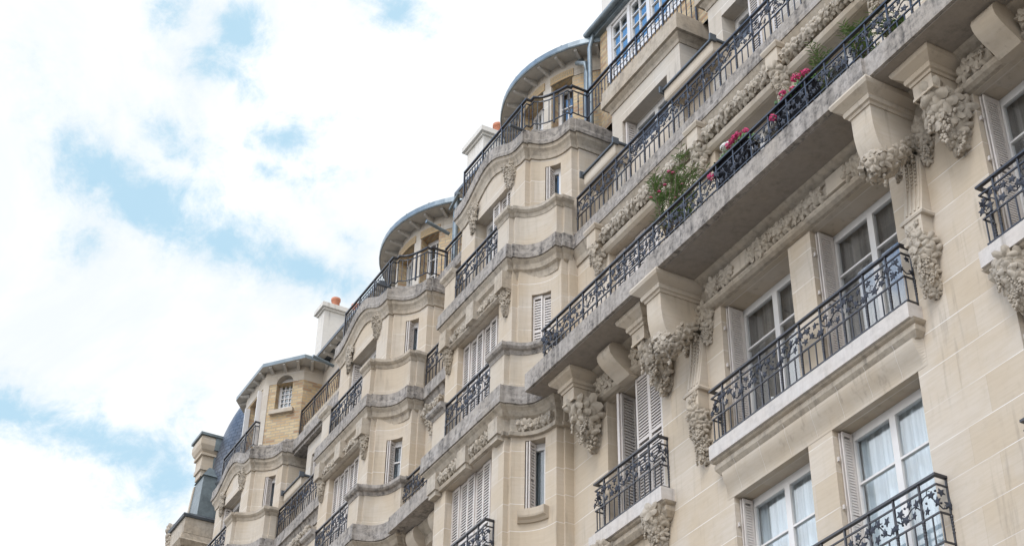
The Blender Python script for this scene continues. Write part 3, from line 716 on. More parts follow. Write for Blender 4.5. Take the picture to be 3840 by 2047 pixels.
def big_console(th, xc, r):
    w = .19
    pr = [(-.80, 15.11), (-.80, 14.98), (-.795, 14.80), (-.775, 14.64), (-.74, 14.50), (-.68, 14.38)]
    m = MB(); m.grid([[(xc - w, a, b), (xc + w, a, b)] for a, b in pr], smooth=True)
    und = [(-.68, 14.38), (-.58, 14.40), (-.46, 14.48), (-.32, 14.60), (-.18, 14.72), (0.0, 14.82)]
    m.grid([[(xc - w, a, b), (xc + w, a, b)] for a, b in und], smooth=True)
    for sx in (-1, 1):
        poly = [(xc + sx * w, a, b) for a, b in pr + und[1:]] + [(xc + sx * w, 0, 15.11)]
        m.face(poly if sx < 0 else list(reversed(poly)))
    capital(m, xc - w, xc + w, -.80)
    o = th.add(m, 'console', 'stone_plain')
    carve(th, 'carved_garland', lambda cv: garland(cv, [(xc - .05, -.76, 14.20), (xc - .03, -.66, 14.27), (xc, -.52, 14.40), (xc + .02, -.38, 14.54), (xc + .04, -.24, 14.70), (xc + .05, -.08, 14.84)], [.10, .18, .17, .15, .12, .09], r, 150, .075), o)
    carve(th, 'carved_cluster', lambda cv: drop(cv, (xc + .27, .02, 14.98, 0), .14, .62, .12, r, 34, .08, .6, 2), o)
    carve(th, 'carved_cluster', lambda cv: drop(cv, (xc - .27, .02, 14.98, 0), .14, .5, .12, r, 26, .08, .6, 1), o)
    # fluted bracket, panel block and hanging cluster below it
    m = MB(); fl = MB(); n = 12
    def yb(t_): return -.05 - .12 * t_ ** 1.5
    zt, zb = 14.62, 13.66
    rows = []
    for k in range(n + 1):
        t_ = k / n; rows.append([(xc - .17, 0, zt - (zt - zb) * t_), (xc - .17, yb(t_), zt - (zt - zb) * t_), (xc + .17, yb(t_), zt - (zt - zb) * t_), (xc + .17, 0, zt - (zt - zb) * t_)])
    m.grid(rows, smooth=False)
    for q in (-.11, -.035, .04, .115):
        m.tube([(xc + q, yb(k / n) - .004, zt - .02 - (zt - zb) * k / n) for k in range(n)], .018, 6)
    for q in (-.075, .0, .078):
        for k in range(7): m.ball((xc + q, yb(.12 + k * .05) - .012, zt - .10 - k * .062), .021, 6, 4)
        m.tube([(xc + q, yb(.1) - .01, zt - .02), (xc + q, yb(.1) - .03, zt + .01)], .03, 6)
    m.sweep([(xc - .17, 0), (xc - .17, -.17), (xc + .17, -.17), (xc + .17, 0)], [(-.02, 13.60), (.035, 13.60), (.045, 13.63), (.02, 13.67), (-.02, 13.67)])
    m.box(xc - .155, xc + .155, -.19, 0, 13.28, 13.60)
    m.sweep([(xc - .155, 0), (xc - .155, -.19), (xc + .155, -.19), (xc + .155, 0)], [(-.01, 13.26), (.02, 13.26), (.03, 13.30), (-.01, 13.30)])
    o = th.add(m, 'bracket', 'stone_plain')
    cv = MB()
    for k in range(9): sleaf(cv, (xc + r.uniform(-.09, .09), -.195, 13.44 + r.uniform(-.10, .10)), (r.uniform(-.4, .4), -1, r.uniform(-.4, .4)), r.uniform(.05, .075), r)
    drop(cv, (xc + .02, .0, 13.28, 0), .155, .84, .19, r, 56, .085, .55, 5); th.add(cv, 'carved_cluster', 'stone_carved', o)

# ================================================================== BUILDING WITH THE LONG BALCONIES
A = Thing('apartment_building', 'nearest cream stone apartment building, with the long flower hung balcony over its windows', 'building', (-14, 0, 0), None)
CX1, CX2, CX3 = -22.42, -28.72, -37.33
XL, XR = -25.6, -4.0
WIN = [(-15.90, -14.23), (-13.73, -12.06)]; FRN = [(-19.17, -17.56), (-10.40, -8.79)]
# --- walls up to the long balcony
p = facade_path(XL, XR, [CX1], 0, 0)
ops = []
for a, b in WIN: ops += [(a, b, 9.2, 11.69, .36), (a, b, 12.5, 14.88, .46)]
for a, b in FRN: ops += [(a, b, 9.2, 11.69, .40), (a, b, 12.5, 14.88, .46)]
ops += [(CX1 - .9, CX1 + .9, 12.5, 14.86, .40), (CX1 + 1.52, CX1 + 1.83, 13.42, 14.80, .28)]
m = MB(); fr = m.wall(p, 8.0, 15.4, ops); A.add(m, 'wall', 'stone_wall')
window(A, *fr[0], .31, 'curtain_net', 'folded'); window(A, *fr[1], .41, 'curtain_dark', 'folded')
window(A, *fr[2], .31, 'curtain_net', 'folded'); window(A, *fr[3], .41, 'curtain_dark', 'folded')
window(A, *fr[4], .35, 'curtain_dark', 'folded'); window(A, *fr[5], .41, 'curtain_dark', 'ajar')
window(A, *fr[6], .35, 'curtain_dark', 'folded'); window(A, *fr[7], .41, 'curtain_dark', 'folded')
window(A, *fr[8], .36, 'curtain_net', 'closed'); window(A, *fr[9], .23, 'curtain_grey', 'narrow', leaves=1, bar=0)
# --- level of the long balcony
p = facade_path(XL, XR, [CX1], .10, .11)
ops = [(a, b, 15.75, 17.93, .40) for a, b in WIN + FRN] + [(CX1 - .83, CX1 + .83, 15.75, 17.93, .36), (CX1 + 1.52, CX1 + 1.83, 16.3, 17.86, .24)]
m = MB(); fr = m.wall(p, 15.4, 18.6, ops); A.add(m, 'wall', 'stone_wall')
for i, f in enumerate(fr[:4]): window(A, *f, .35, ('curtain_dark', 'curtain_grey', 'curtain_net', 'curtain_net')[i], 'closed' if i == 2 else 'folded')
window(A, *fr[4], .31, 'curtain_net', 'closed'); window(A, *fr[5], .19, 'curtain_net', 'closed', leaves=1)
# --- level of the bay's upper floor
ops = [(CX1 - .75, CX1 + .75, 18.9, 20.95, .34), (CX1 + 1.54, CX1 + 1.81, 19.3, 20.95, .24)]
m = MB(); fr = m.wall(bayp(CX1, .33, .95), 18.6, 21.2, ops); A.add(m, 'wall', 'stone_wall')
window(A, *fr[0], .29, 'curtain_net', 'left'); window(A, *fr[1], .19, 'curtain_grey', 'narrow', leaves=1, bar=0)
bay_level_details(A, CX1, {})
def main_upper(th, x0, x1, dormers, shelf):
    """wall behind the fifth balcony, stone shelf, slates and dormers, dormers=[(x0,x1,[(wl,wr,shut,curt)])]"""
    m = MB(); m.wall([(x0, .46), (x1, .46)], 18.6, 20.1); th.add(m, 'wall', 'stone_wall')
    sl_ = MB(); sl_.face([(x0, .52, 20.2), (x1, .52, 20.2), (x1, 1.0, 21.95), (x0, 1.0, 21.95)]); th.add(sl_, 'mansard', 'slate')
    for a, b in shelf:
        m = MB(); q = [(a, .46), (a, .17), (b, .17), (b, .46)]
        m.sweep(q, [(-.3, 19.93), (.0, 19.93), (.01, 19.98), (.05, 20.02), (.06, 20.06), (.06, 20.24), (-.3, 20.24)])
        o = th.add(m, 'stone_shelf', 'stone_plain')
        m = MB(); m.sweep(q, [(-.3, 20.242), (.10, 20.242), (.10, 20.275), (.085, 20.30), (-.3, 20.30)]); m.box(a - .11, a - .07, .03, .16, 20.20, 20.34); m.box(b + .07, b + .11, .03, .16, 20.2, 20.34); th.add(m, 'gutter', 'zinc_dark', o)
    for a, b, wins in dormers:
        m = MB(); fr = m.wall([(a, 1.1), (a, .35), (b, .35), (b, 1.1)], 18.9, 21.47, [(wl, wr, 18.9, 20.93, .36) for wl, wr, _, _ in wins])
        d = th.add(m, 'dormer', 'stone_wall_grey')
        for f, w_ in zip(fr, wins): window(th, *f, .31, w_[3], w_[2])
        m = MB(); q = [(a, 1.1), (a, .35), (b, .35), (b, 1.1)]
        m.sweep(q, [(-.1, 21.36), (.02, 21.36), (.035, 21.44), (.09, 21.50), (.10, 21.54), (-.1, 21.54)])
        m.box(a - .16, b + .16, .20, 1.1, 21.542, 21.74); m.box(a - .14, b + .14, .222, 1.1, 21.741, 21.95)
        th.add(m, 'balcony_slab', 'stone_mould')
main_upper(A, -20.22, XR, [(-19.33, -17.03, [(-18.98, -17.47, 'box', 'curtain_grey')]), (-16.13, -11.83, [(-15.75, -14.24, 'left', 'curtain_net'), (-13.72, -12.21, 'folded', 'curtain_grey')]), (-10.93, -8.63, [(-10.49, -8.98, 'folded', 'curtain_grey')])],
           [(-19.92, -18.93), (-17.17, -15.80), (-12.16, -10.79)])
# --- long balcony, its cornice and consoles
m = MB(); m.box(-20.36, -16.50, -.905, .10, 15.403, 15.747); m.box(-16.50, -11.27, -.955, .10, 15.400, 15.750); m.box(-11.27, XR, -.905, .10, 15.403, 15.747)
m.box(-20.36, XR, -.93, -.5, 15.62, 15.744) if False else None
A.add(m, 'balcony_slab', 'stone_slab')
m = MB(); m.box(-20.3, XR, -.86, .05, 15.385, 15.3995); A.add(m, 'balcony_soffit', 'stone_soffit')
m = MB(); m.sweep([(-20.24, 0), (XR, 0)], [(0, 14.885), (.06, 14.89), (.12, 14.92), (.145, 14.955), (.15, 14.98), (.10, 14.985), (.10, 15.27), (.13, 15.28), (.15, 15.31), (.20, 15.33), (.26, 15.36), (.29, 15.384), (0, 15.384)]); A.add(m, 'cornice', 'stone_mould')
XC = -14.0
r = random.Random(5)
for a, b in ((-14.93, -13.07), (-15.98, -15.33), (-12.67, -12.02), (-19.22, -18.66), (-18.14, -17.60), (-10.40, -9.86), (-9.34, -8.78)):
    carve(A, 'carved_frieze', lambda cv: frieze(cv, [(a, -.10), (b, -.10)], 15.125, .25, .12, r, .085))
for a, b in ((-15.33, -14.93), (-13.07, -12.67)): pl = MB(); pl.box(a, b, -.19, -.05, 14.99, 15.268); A.add(pl, 'frieze_block', 'stone_plain')
for xc in (-19.52, -17.37, -10.70, -8.5): block_console(A, xc, random.Random(int(-xc * 10)))
for xc in (-18.42, -9.58): scroll(A, xc, .19)
for xc in (-16.50, -11.57): big_console(A, xc, random.Random(int(-xc * 10)))
# the concave flank meets the long balcony
railing(A, 0, [(-20.16, -.28), (-20.16, -.66), (XR, -.66)], 15.75, .88, seed=21)
railing(A, 0, [(-20.12, .04), (XR, .04)], 18.9, .88, pitch=.46, seed=22)
# --- garlands, keystones and slab over the long balcony's windows
q = [(-20.25, .06), (XR, .06)]
m = MB(); m.sweep(q, [(-.1, 18.30), (-.02, 18.30), (0, 18.42), (.02, 18.46), (.05, 18.52), (.08, 18.58), (.08, 18.598), (-.1, 18.598)]); A.add(m, 'cornice', 'stone_mould')
m = MB(); m.sweep(q, [(-.3, 18.6), (.10, 18.6), (.105, 18.68), (.09, 18.72), (.095, 18.9), (-.5, 18.9)]); A.add(m, 'balcony_slab', 'stone_slab')
m = MB(); m.sweep([(-19.5, .11), (-8.4, .11)], [(0, 17.935), (.03, 17.94), (.085, 17.99), (.10, 18.04), (.10, 18.08), (.05, 18.10), (.05, 18.14), (0, 18.14)]); A.add(m, 'lintel_moulding', 'stone_plain')
r = random.Random(11)
KX = (-19.38, -16.17, -14.0, -11.83, -8.6)
for a, b in zip(KX[:-1], KX[1:]): carve(A, 'carved_garland', lambda cv: frieze(cv, [(a + .17, .08), (b - .17, .08)], 18.25, .25, .18, r, .08))
for x in KX:
    m = MB(); m.box(x - .15, x + .15, -.13, .1, 18.16, 18.44); m.sweep([(x - .15, .1), (x - .15, -.13), (x + .15, -.13), (x + .15, .1)], [(-.01, 18.44), (.02, 18.44), (.05, 18.50), (.05, 18.53), (-.01, 18.53)]); m.box(x - .13, x + .13, -.10, .1, 18.10, 18.16)
    o = A.add(m, 'keystone', 'stone_plain'); cv = MB(); drop(cv, (x, .11, 18.12, 0), .13, .62, .20, r, 26, .09, .6, 2); A.add(cv, 'carved_cluster', 'stone_carved', o)
# --- balcony of the two middle windows, swelling wall under it
def small_balcony(x0, x1, z, swell, seed, zl=None):
    m = MB(); m.box(x0, x1, -.235, .05, z - .22, z); A.add(m, 'balcony_slab', 'stone_marble')
    m = MB(); e = .04
    q = [(x0 + e, .02), (x0 + e, -.12), (x1 - e, -.12), (x1 - e, .02)]
    m.sweep(q, [(-.12, z - .44), (-.02, z - .44), (.0, z - .41), (.035, z - .36), (.04, z - .31), (.02, z - .27), (.06, z - .25), (.08, z - .222), (-.12, z - .222)])
    A.add(m, 'balcony_moulding', 'stone_mould')
    if swell:
        n = 10; zt, zb = z - .43, z - .81
        m = MB(); P = []
        for k in range(n + 1):
            t_ = k / n; y = -.12 * (t_ ** 2 * (3 - 2 * t_)); P.append((y - .002, zb + (zt - zb) * t_))
        xs = [x0 + .05, x0 + .12] + [x0 + .12 + (x1 - x0 - .24) * k / 8 for k in range(1, 8)] + [x1 - .12, x1 - .05]
        for i in range(len(xs) - 1):
            for k in range(n):
                f0 = 0 if i == 0 else 1; f1 = 0 if i == len(xs) - 2 else 1
                a, b = P[k], P[k + 1]
                m.face([(xs[i], a[0] * f0 - .002, a[1]), (xs[i + 1], a[0] * f1 - .002, a[1]), (xs[i + 1], b[0] * f1 - .002, b[1]), (xs[i], b[0] * f0 - .002, b[1])], [(xs[i], a[1]), (xs[i + 1], a[1]), (xs[i + 1], b[1]), (xs[i], b[1])])
        o = A.add(m, 'wall_swelling', 'stone_plain')
        for k in range(7):
            m = MB(); xx = x0 + .45 + (x1 - x0 - .9) * k / 6
            m.tube([(xx - .05 * (1 - j / n), P[j][0] - .001, P[j][1]) for j in range(1, n + 1)] + [(xx, -.155, z - .37)], .0036, 4); A.add(m, 'mortar_joint', 'stone_render', o)
    e = zl or .05; railing(A, 0, [(x0 + e, .0), (x0 + e, -.17), (x1 - e, -.17), (x1 - e, .0)], z, .92, seed=seed)
small_balcony(-16.10, -11.83, 12.5, True, 31)
small_balcony(-16.10, -11.83, 9.26, False, 32)
for x0, x1 in ((-19.42, -17.34), (-10.58, -8.6)):
    for z in (12.45, 9.26):
        small_balcony(x0, x1, z, False, int(-x0 * z), .12)
        r = random.Random(int(-x0 * z))
        for d, w_ in ((.34, .20), (x1 - x0 - .34, .20)): carve(A, 'carved_cluster', lambda cv: drop(cv, (x0 + d, .0, z - .30, 0), w_, .62, .24, r, 60, .10, .6, 3))
m = MB(); q = sub(bayp(CX1), CX1 + 1.46, CX1 + 1.92); m.sweep(q, [(-.02, 13.24), (.03, 13.24), (.06, 13.28), (.11, 13.31), (.12, 13.34), (.12, 13.46), (-.02, 13.46)]); A.add(m, 'window_sill', 'stone_plain')
m = MB(); m.box(CX1 - 1.15, CX1 + 1.15, -1.14, -.88, 12.28, 12.5); A.add(m, 'balcony_slab', 'stone_slab')
railing(A, 0, [(CX1 - 1.05, -.91), (CX1 - 1.05, -1.07), (CX1 + 1.05, -1.07), (CX1 + 1.05, -.91)], 12.5, .92, seed=44)
# --- recess left of the bay
recess_slab(A, XL, CX1 - 2.17)
scroll(A, -25.1, .17, -.5)
m = MB(); m.sweep([(XL, .06), (CX1 - 2.17, .06)], [(-.3, 18.6), (.10, 18.6), (.10, 18.9), (-.5, 18.9)]); A.add(m, 'balcony_slab', 'stone_slab')
m = MB(); m.wall([(XL, .46), (CX1 - 2.1, .46)], 18.6, 22.0); A.add(m, 'wall', 'stone_wall')
# --- terraces, turret and attic storey
arcp = turret_round(A, CX1)
straight_rail_terrace(A, CX1, seed=51)
railing(A, 0, [(-20.30, .38), (-16.98, .38), (-16.98, .75)], 21.95, .76, ornate=False, seed=53)
railing(A, 0, [(-16.35, .38), (-11.6, .38)], 21.95, .76, ornate=False, seed=54)
y = .80; wl = []
for k in range(5): wl.append((-19.94 + k * .71, -19.32 + k * .71))
wl += [(-15.9 + k * .75, -15.3 + k * .75) for k in range(5)]
m = MB(); fr = m.wall([(-20.42, 2.5), (-20.42, y), (-9.0, y), (-9.0, 2.5)], 21.9, 24.5, [(a, b, 23.05, 24.42, .10) for a, b in wl]); A.add(m, 'attic_wall', 'brick_yellow')
for f in fr: window(A, *f, .03, 'curtain_grey', None, bar=0, leaves=1, panes=(2, 4), fw_=.025, of=.02)
m = MB(); m.box(-20.12, -16.2, y - .03, y - .002, 22.95, 23.05); m.box(-20.12, -16.2, y - .03, y - .002, 24.42, 24.52)
for k in range(6): x = -19.985 + k * .71; m.box(x - (.045 if k else .10), x + (.045 if k else .045), y - .035, y - .002, 23.05, 24.42)
A.add(m, 'window_surround', 'window_paint')
m = MB(); m.box(-20.62, -8.8, y - .16, 2.6, 24.56, 24.66); m.box(-20.56, -8.8, y - .11, 2.6, 24.50, 24.56)
m.hull8([(-20.62, y - .16, 24.661), (-8.8, y - .16, 24.661), (-8.8, 6, 24.661), (-20.62, 6, 24.661), (-20.2, 3, 25.6), (-8.8, 3, 25.6), (-8.8, 6, 25.6), (-20.2, 6, 25.6)])
m.tube([(-20.66, y - .2, 24.63), (-8.8, y - .2, 24.63)], .07, 8); ro = A.add(m, 'roof', 'zinc')
m = MB(); m.tube([(-20.50, y - .12, 24.55), (-20.55, .62, 24.2), (-20.52, .62, 22.1)], .05, 8)
m.tube([(-21.06, .74, 24.36), (-21.02, .60, 24.16), (-20.72, .62, 23.93), (-20.70, .62, 23.6), (-20.70, .62, 22.15)], .052, 8); A.add(m, 'downpipe', 'zinc')
m = MB(); m.hull8([(-21.0, .35, 21.85), (-20.45, .35, 21.85), (-20.45, .75, 21.85), (-21.0, .75, 21.85), (-21.0, .3, 22.0), (-20.4, .3, 22.0), (-20.4, .75, 22.0), (-21.0, .75, 22.0)]); A.add(m, 'hopper', 'zinc_dark')
m = MB(); m.tube([(-21.05, -.60, 21.82), (-20.95, -1.0, 21.75)], .035, 8); A.add(m, 'drain_spout', 'zinc_dark')
def chimney(th, x0, x1, y0, y1, z0, z1, pots, parent=None, ph=.42, off=.42, sp=.68):
    m = MB(); m.box(x0, x1, y0, y1, z0, z1 - .22)
    q = [(x0, y1), (x0, y0), (x1, y0), (x1, y1), (x0, y1)]
    m.box(x0 - .05, x1 + .05, y0 - .05, y1 + .05, z1 - .22, z1 - .15); m.box(x0 - .12, x1 + .12, y0 - .12, y1 + .12, z1 - .15, z1)
    c = th.add(m, 'chimney', 'stone_render', parent)
    for k in range(pots):
        yy = y0 + off + sp * k; xx = (x0 + x1) / 2; n = 14
        m = MB(); prof = [(.15, z1), (.135, z1 + .05), (.125, z1 + ph - .1), (.15, z1 + ph - .08), (.15, z1 + ph), (.11, z1 + ph), (.09, z1 + .2)]
        m.grid([[(xx + a * math.cos(2 * math.pi * j / n), yy + a * math.sin(2 * math.pi * j / n), b) for j in range(n)] for a, b in prof], closed_v=True)
        th.add(m, 'chimney_pot', 'terracotta', c if parent is None else parent)
chimney(A, -23.9, -22.2, 3.05, 5.5, 24.5, 31.5, 3)
m = MB(); m.wall([(XL, .9), (CX1 - 1.9, .9)], 21.9, 24.5); A.add(m, 'attic_wall', 'brick_yellow')
def eave(th, x0, x1, y0, z, yw):
    m = MB(); m.hull8([(x0, y0, z), (x1, y0, z), (x1, 5, z + .1), (x0, 5, z + .1), (x0, y0, z + .09), (x1, y0, z + .09), (x1, 5, z + 1.2), (x0, 5, z + 1.2)])
    ro = th.add(m, 'roof', 'zinc_dark')
    m = MB(); m.face([(x0, y0 + .02, z - .003), (x0, yw, z + .012), (x1, yw, z + .012), (x1, y0 + .02, z - .003)]); th.add(m, 'soffit', 'board', ro)
    k = x0 + .15
    while k < x1: m = MB(); m.hull8([(k - .04, y0 + .06, z - .05), (k + .04, y0 + .06, z - .05), (k + .04, yw, z - .12), (k - .04, yw, z - .12), (k - .04, y0 + .05, z - .006), (k + .04, y0 + .05, z - .006), (k + .04, yw, z + .005), (k - .04, yw, z + .005)]); k += .42; th.add(m, 'rafter', 'board', ro)
eave(A, XL, CX1 - 2.2, .5, 24.32, .9)
m = MB(); m.box(-25.5, -4.1, 2.7, 12, .2, 24.4); m.box(-25.5, XR, 1.2, 2.7, .2, 21.7); m.box(XR - .05, XR, .0, 12, .1, 21.8); A.add(m, 'light_block_core', 'stone_render')  # unseen core, added to keep sky light out of the hollow building

# ================================================================== NEIGHBOURING BUILDING WITH TWO BAYS
B = Thing('apartment_building', 'cream stone apartment building further along the street with one round and one angular brick turret', 'building', (-33, 0, 0), None)
XA, XB = -39.9, -25.6
p = facade_path(XA, XB, [CX2, CX3], 0, 0); ops = []
for c in (CX2, CX3): ops += [(c - .9, c + .9, 12.5, 14.86, .40), (c + 1.52, c + 1.83, 13.42, 14.80, .28)]
ops += [(-34.3, -32.9, 12.5, 14.86, .4)]
m = MB(); fr = m.wall(p, 8.0, 15.4, ops); B.add(m, 'wall', 'stone_wall')
for i, f in enumerate(fr): window(B, *f, .36 if i != 1 and i != 3 else .23, 'curtain_grey', 'closed' if i in (0, 2) else None, leaves=1 if i in (1, 3) else 2)
p = facade_path(XA, XB, [CX2, CX3], .10, .11); ops = []
for c in (CX2, CX3): ops += [(c - .83, c + .83, 15.75, 17.93, .36), (c + 1.52, c + 1.83, 16.3, 17.86, .24)]
ops += [(-34.2, -32.9, 15.75, 17.9, .36)]
m = MB(); fr = m.wall(p, 15.4, 18.6, ops); B.add(m, 'wall', 'stone_wall')
for i, f in enumerate(fr): window(B, *f, .31 if i in (0, 2, 4) else .19, 'curtain_grey', ('closed', 'narrow', 'closed', 'closed', 'folded')[i], leaves=1 if i in (1, 3) else 2)
for c, sh in ((CX2, 'box'), (CX3, 'box')):
    ops = [(c - .75, c + .75, 18.9, 20.95, .34), (c + 1.54, c + 1.81, 19.3, 20.95, .24)]
    m = MB(); fr = m.wall(bayp(c, .33, .95), 18.6, 21.2, ops); B.add(m, 'wall', 'stone_wall')
    window(B, *fr[0], .29, 'curtain_dark', sh); window(B, *fr[1], .19, 'curtain_grey', 'narrow', leaves=1, bar=0)
    bay_level_details(B, c, {})
recess_slab(B, CX2 + 2.17, XB); recess_slab(B, CX3 + 2.17, CX2 - 2.17)
scroll(B, -26.1, .17, -.5); scroll(B, -34.6, .17, -.5)
for a, b in ((CX2 + 2.17, XB), (CX3 + 2.17, CX2 - 2.17)):
    m = MB(); m.sweep([(a, .06), (b, .06)], [(-.3, 18.32), (-.02, 18.32), (0, 18.5), (.05, 18.6), (.10, 18.602), (.10, 18.9), (-.5, 18.9)]); B.add(m, 'balcony_slab', 'stone_slab')
railing(B, 0, [(CX2 + 2.2, .04), (CX1 - 2.2, .04)], 18.9, .88, seed=61)
railing(B, 0, [(CX3 + 2.2, .04), (CX2 - 2.2, .04)], 18.9, .88, seed=62)
r = random.Random(3)
for x in (-26.1, -34.7, -32.6): carve(B, 'carved_cluster', lambda cv: drop(cv, (x, .1, 18.2, 0), .13, .6, .16, r, 22, .09, .6, 1))
carve(B, 'carved_frieze', lambda cv: frieze(cv, [(-34.5, .08), (-32.8, .08)], 18.24, .22, .14, r, .1))
carve(B, 'carved_frieze', lambda cv: frieze(cv, [(-26.5, .08), (-25.62, .08)], 18.24, .22, .14, r, .1))
m = MB(); m.wall([(CX2 + 2.1, .46), (XB, .46)], 18.6, 22.0); B.add(m, 'wall', 'stone_wall')
main_upper(B, CX3 + 2.2, CX2 - 2.2, [(-34.35, -31.7, [(-34.0, -32.6, 'box', 'curtain_grey')])], [(-35.05, -34.0)])
turret_round(B, CX2, 2.6, 2.3, 2.75)
straight_rail_terrace(B, CX2, seed=71)
railing(B, 0, [(CX2 + 2.06, .42), (XB + .9, .42)], 22.0, .85, ornate=False, seed=72)
railing(B, 0, [(-35.15, .36), (-31.6, .36)], 21.75, 1.05, ornate=False, seed=73)
m = MB(); m.box(-35.2, -31.5, .16, .9, 21.45, 21.75); m.box(-35.15, -31.5, .22, .9, 21.36, 21.45); B.add(m, 'balcony_slab', 'stone_slab')
m = MB(); m.sweep([(CX2 + 2.05, .42), (XB + .9, .42)], [(-.3, 21.75), (.16, 21.75), (.18, 21.85), (.18, 22.0), (-.3, 22.0)]); B.add(m, 'balcony_slab', 'stone_slab')
m = MB(); m.wall([(CX2 + 1.9, .9), (XB, .9)], 21.9, 24.5); B.add(m, 'attic_wall', 'brick_yellow'); m = MB()
fr = m.wall([(CX3 + 1.9, .9), (CX2 - 1.9, .9)], 21.7, 23.75, [(-34.2, -33.55, 21.75, 23.75, .25), (-33.2, -32.2, 21.75, 23.75, .25)]); B.add(m, 'attic_wall', 'brick_yellow')
for f in fr: window(B, *f, .2, 'curtain_grey', None, leaves=2, panes=(1, 4), bar=0)
m = MB(); m.wall([(CX3 + 1.9, .89), (CX2 - 1.9, .89)], 23.75, 24.5)
B.add(m, 'attic_band', 'stone_wall_grey')
eave(B, CX3 + 1.9, CX2 - 2.0, .5, 24.36, .9); eave(B, CX2 + 2.2, XB, .5, 24.32, .9)
m = MB(); m.tube([(-26.62, .62, 24.4), (-26.62, .62, 22.1)], .075, 8); m.tube([(-26.7, .5, 24.05), (-26.1, .42, 24.1)], .04, 8); B.add(m, 'downpipe', 'zinc')
m = MB(); m.tube([(-27.35, -.60, 21.82), (-27.25, -1.0, 21.75)], .035, 8); B.add(m, 'drain_spout', 'zinc_dark')
m = MB(); m.tube([(-31.3, -.3, 21.95), (-31.2, -.9, 22.0)], .04, 8); B.add(m, 'drain_spout', 'zinc')
m = MB(); m.tube([(-25.0, -.3, 21.95), (-24.9, -.9, 22.0)], .04, 8); A.add(m, 'drain_spout', 'zinc')
chimney(B, -29.0, -28.1, 2.0, 4.4, 24.6, 28.18, 3, ph=.72, off=.65)
chimney(B, -38.65, -38.15, 1.8, 4.6, 24.6, 28.5, 4, ph=.45)
# angular turret of the far bay
c = CX3; oc = [(-1.25, 3.2), (-1.25, .45), (-.30, -.42), (1.25, -.42), (2.1, .35), (2.1, 3.2)]
op = [(c + x, y) for x, y in oc]
ops = [(c + .02, c + 1.02, 22.0, 23.78, .32), (c + 1.50, c + 1.86, 22.95, 23.82, .28)]
m = MB(); fr = m.wall(op, 21.9, 23.82, ops); B.add(m, 'turret_wall', 'brick_yellow')
m = MB(); m.wall([(x, y - .012) for x, y in op], 23.8201, 24.3, [(c + 1.50, c + 1.86, 23.8201, 24.06, .28)])
fa = (c + 1.50, -.42 + (1.50 - 1.25) * .77 / .85, 0, math.atan2(.77, .85)); m.T = fa; ww_ = .36 * math.hypot(.85, .77) / .85
for k in range(6):
    for sg in (0, 1):
        a0, a1 = R(15 * k), R(15 * (k + 1)); e = lambda a: (ww_ / 2 * (1 - math.cos(a)), 23.84 + .22 * math.sin(a)); (u0, z0), (u1, z1) = e(a0), e(a1)
        if sg: u0, u1 = ww_ - u0, ww_ - u1
        m.face([(u0, -.013, z0), (u1, -.013, z1), (u1, -.013, 24.061), (u0, -.013, 24.061)]); m.face([(u0, -.013, z0), (u1, -.013, z1), (u1, .27, z1), (u0, .27, z0)])
m.T = None; m.sweep([(c + 1.11, -.42), (c + 1.25, -.42), (c + 1.33, -.345)], [(0, 21.95), (.02, 21.95), (.02, 23.82), (0, 23.82)]); B.add(m, 'turret_band', 'stone_wall_grey')
window(B, *fr[0], .27, 'curtain_grey', None, panes=(1, 4), bar=0); window(B, fr[1][0], fr[1][1], 24.05 - 22.95, .22, 'curtain_net', None, leaves=1, panes=(3, 7), bar=0, fw_=.03)
m = MB(); m.T = fr[0][0]; m.box(.98, 1.02, -.13, .0, .02, 1.75); B.add(m, 'shutter', 'window_paint')
m = MB(); m.T = fr[0][0]; m.box(-.02, .02, -.12, .02, .02, 1.7); B.add(m, 'shutter', 'window_paint')
m = MB(); m.sweep([(c + 1.42, -.26), (c + 1.95, .215)], [(0, 22.84), (.11, 22.84), (.12, 22.93), (.12, 22.95), (0, 22.96)]); B.add(m, 'window_sill', 'stone_plain')
ev = [(-1.75, 3.2), (-1.75, .25), (-.58, -.66), (1.50, -.66), (2.55, .15), (2.55, 3.2)]
m = MB(); bot = [(c + x, y, 24.22) for x, y in ev]; top = [(c + x, y, 24.33) for x, y in ev]; rt = [(c + x * .45, 1.2 + (y - 1.2) * .4, 24.95) for x, y in ev]
m.grid([bot, top, rt], smooth=False); m.face(rt); ro = B.add(m, 'roof', 'zinc')
m = MB(); m.grid([bot, [(c + x * .8, y * .8 + .2, 24.27) for x, y in ev]], smooth=False); B.add(m, 'soffit', 'board', ro)
for i in range(len(ev) - 1):
    a, b = Vector(ev[i]), Vector(ev[i + 1]); wa, wb = Vector(oc[i]), Vector(oc[i + 1]); n = max(1, int((b - a).length / .42))
    for k in range(n):
        f = (k + .5) / n; e = a.lerp(b, f); w_ = wa.lerp(wb, f); d = (e - w_).normalized(); s_ = Vector((-d.y, d.x)) * .04; e = e - d * .05
        pts = [w_ - s_, w_ + s_, e + s_, e - s_]
        m = MB(); m.hull8([(c + pts[0].x, pts[0].y, 24.14), (c + pts[1].x, pts[1].y, 24.14), (c + pts[2].x, pts[2].y, 24.18), (c + pts[3].x, pts[3].y, 24.18)] + [(c + q.x, q.y, 24.235) for q in pts]); B.add(m, 'rafter', 'board', ro)
railing(B, 0, [(c - 1.25, -.57), (c + 1.20, -.57), (c + 1.20, -.43)], 21.92, .78, ornate=False, seed=81)
m = MB(); m.box(-39.8, -25.7, 2.7, 12, .2, 24.3); m.box(-39.8, -25.7, 1.3, 2.7, .2, 21.6); B.add(m, 'light_block_core', 'stone_render')  # added unseen mass that stops light leaking in behind this facade

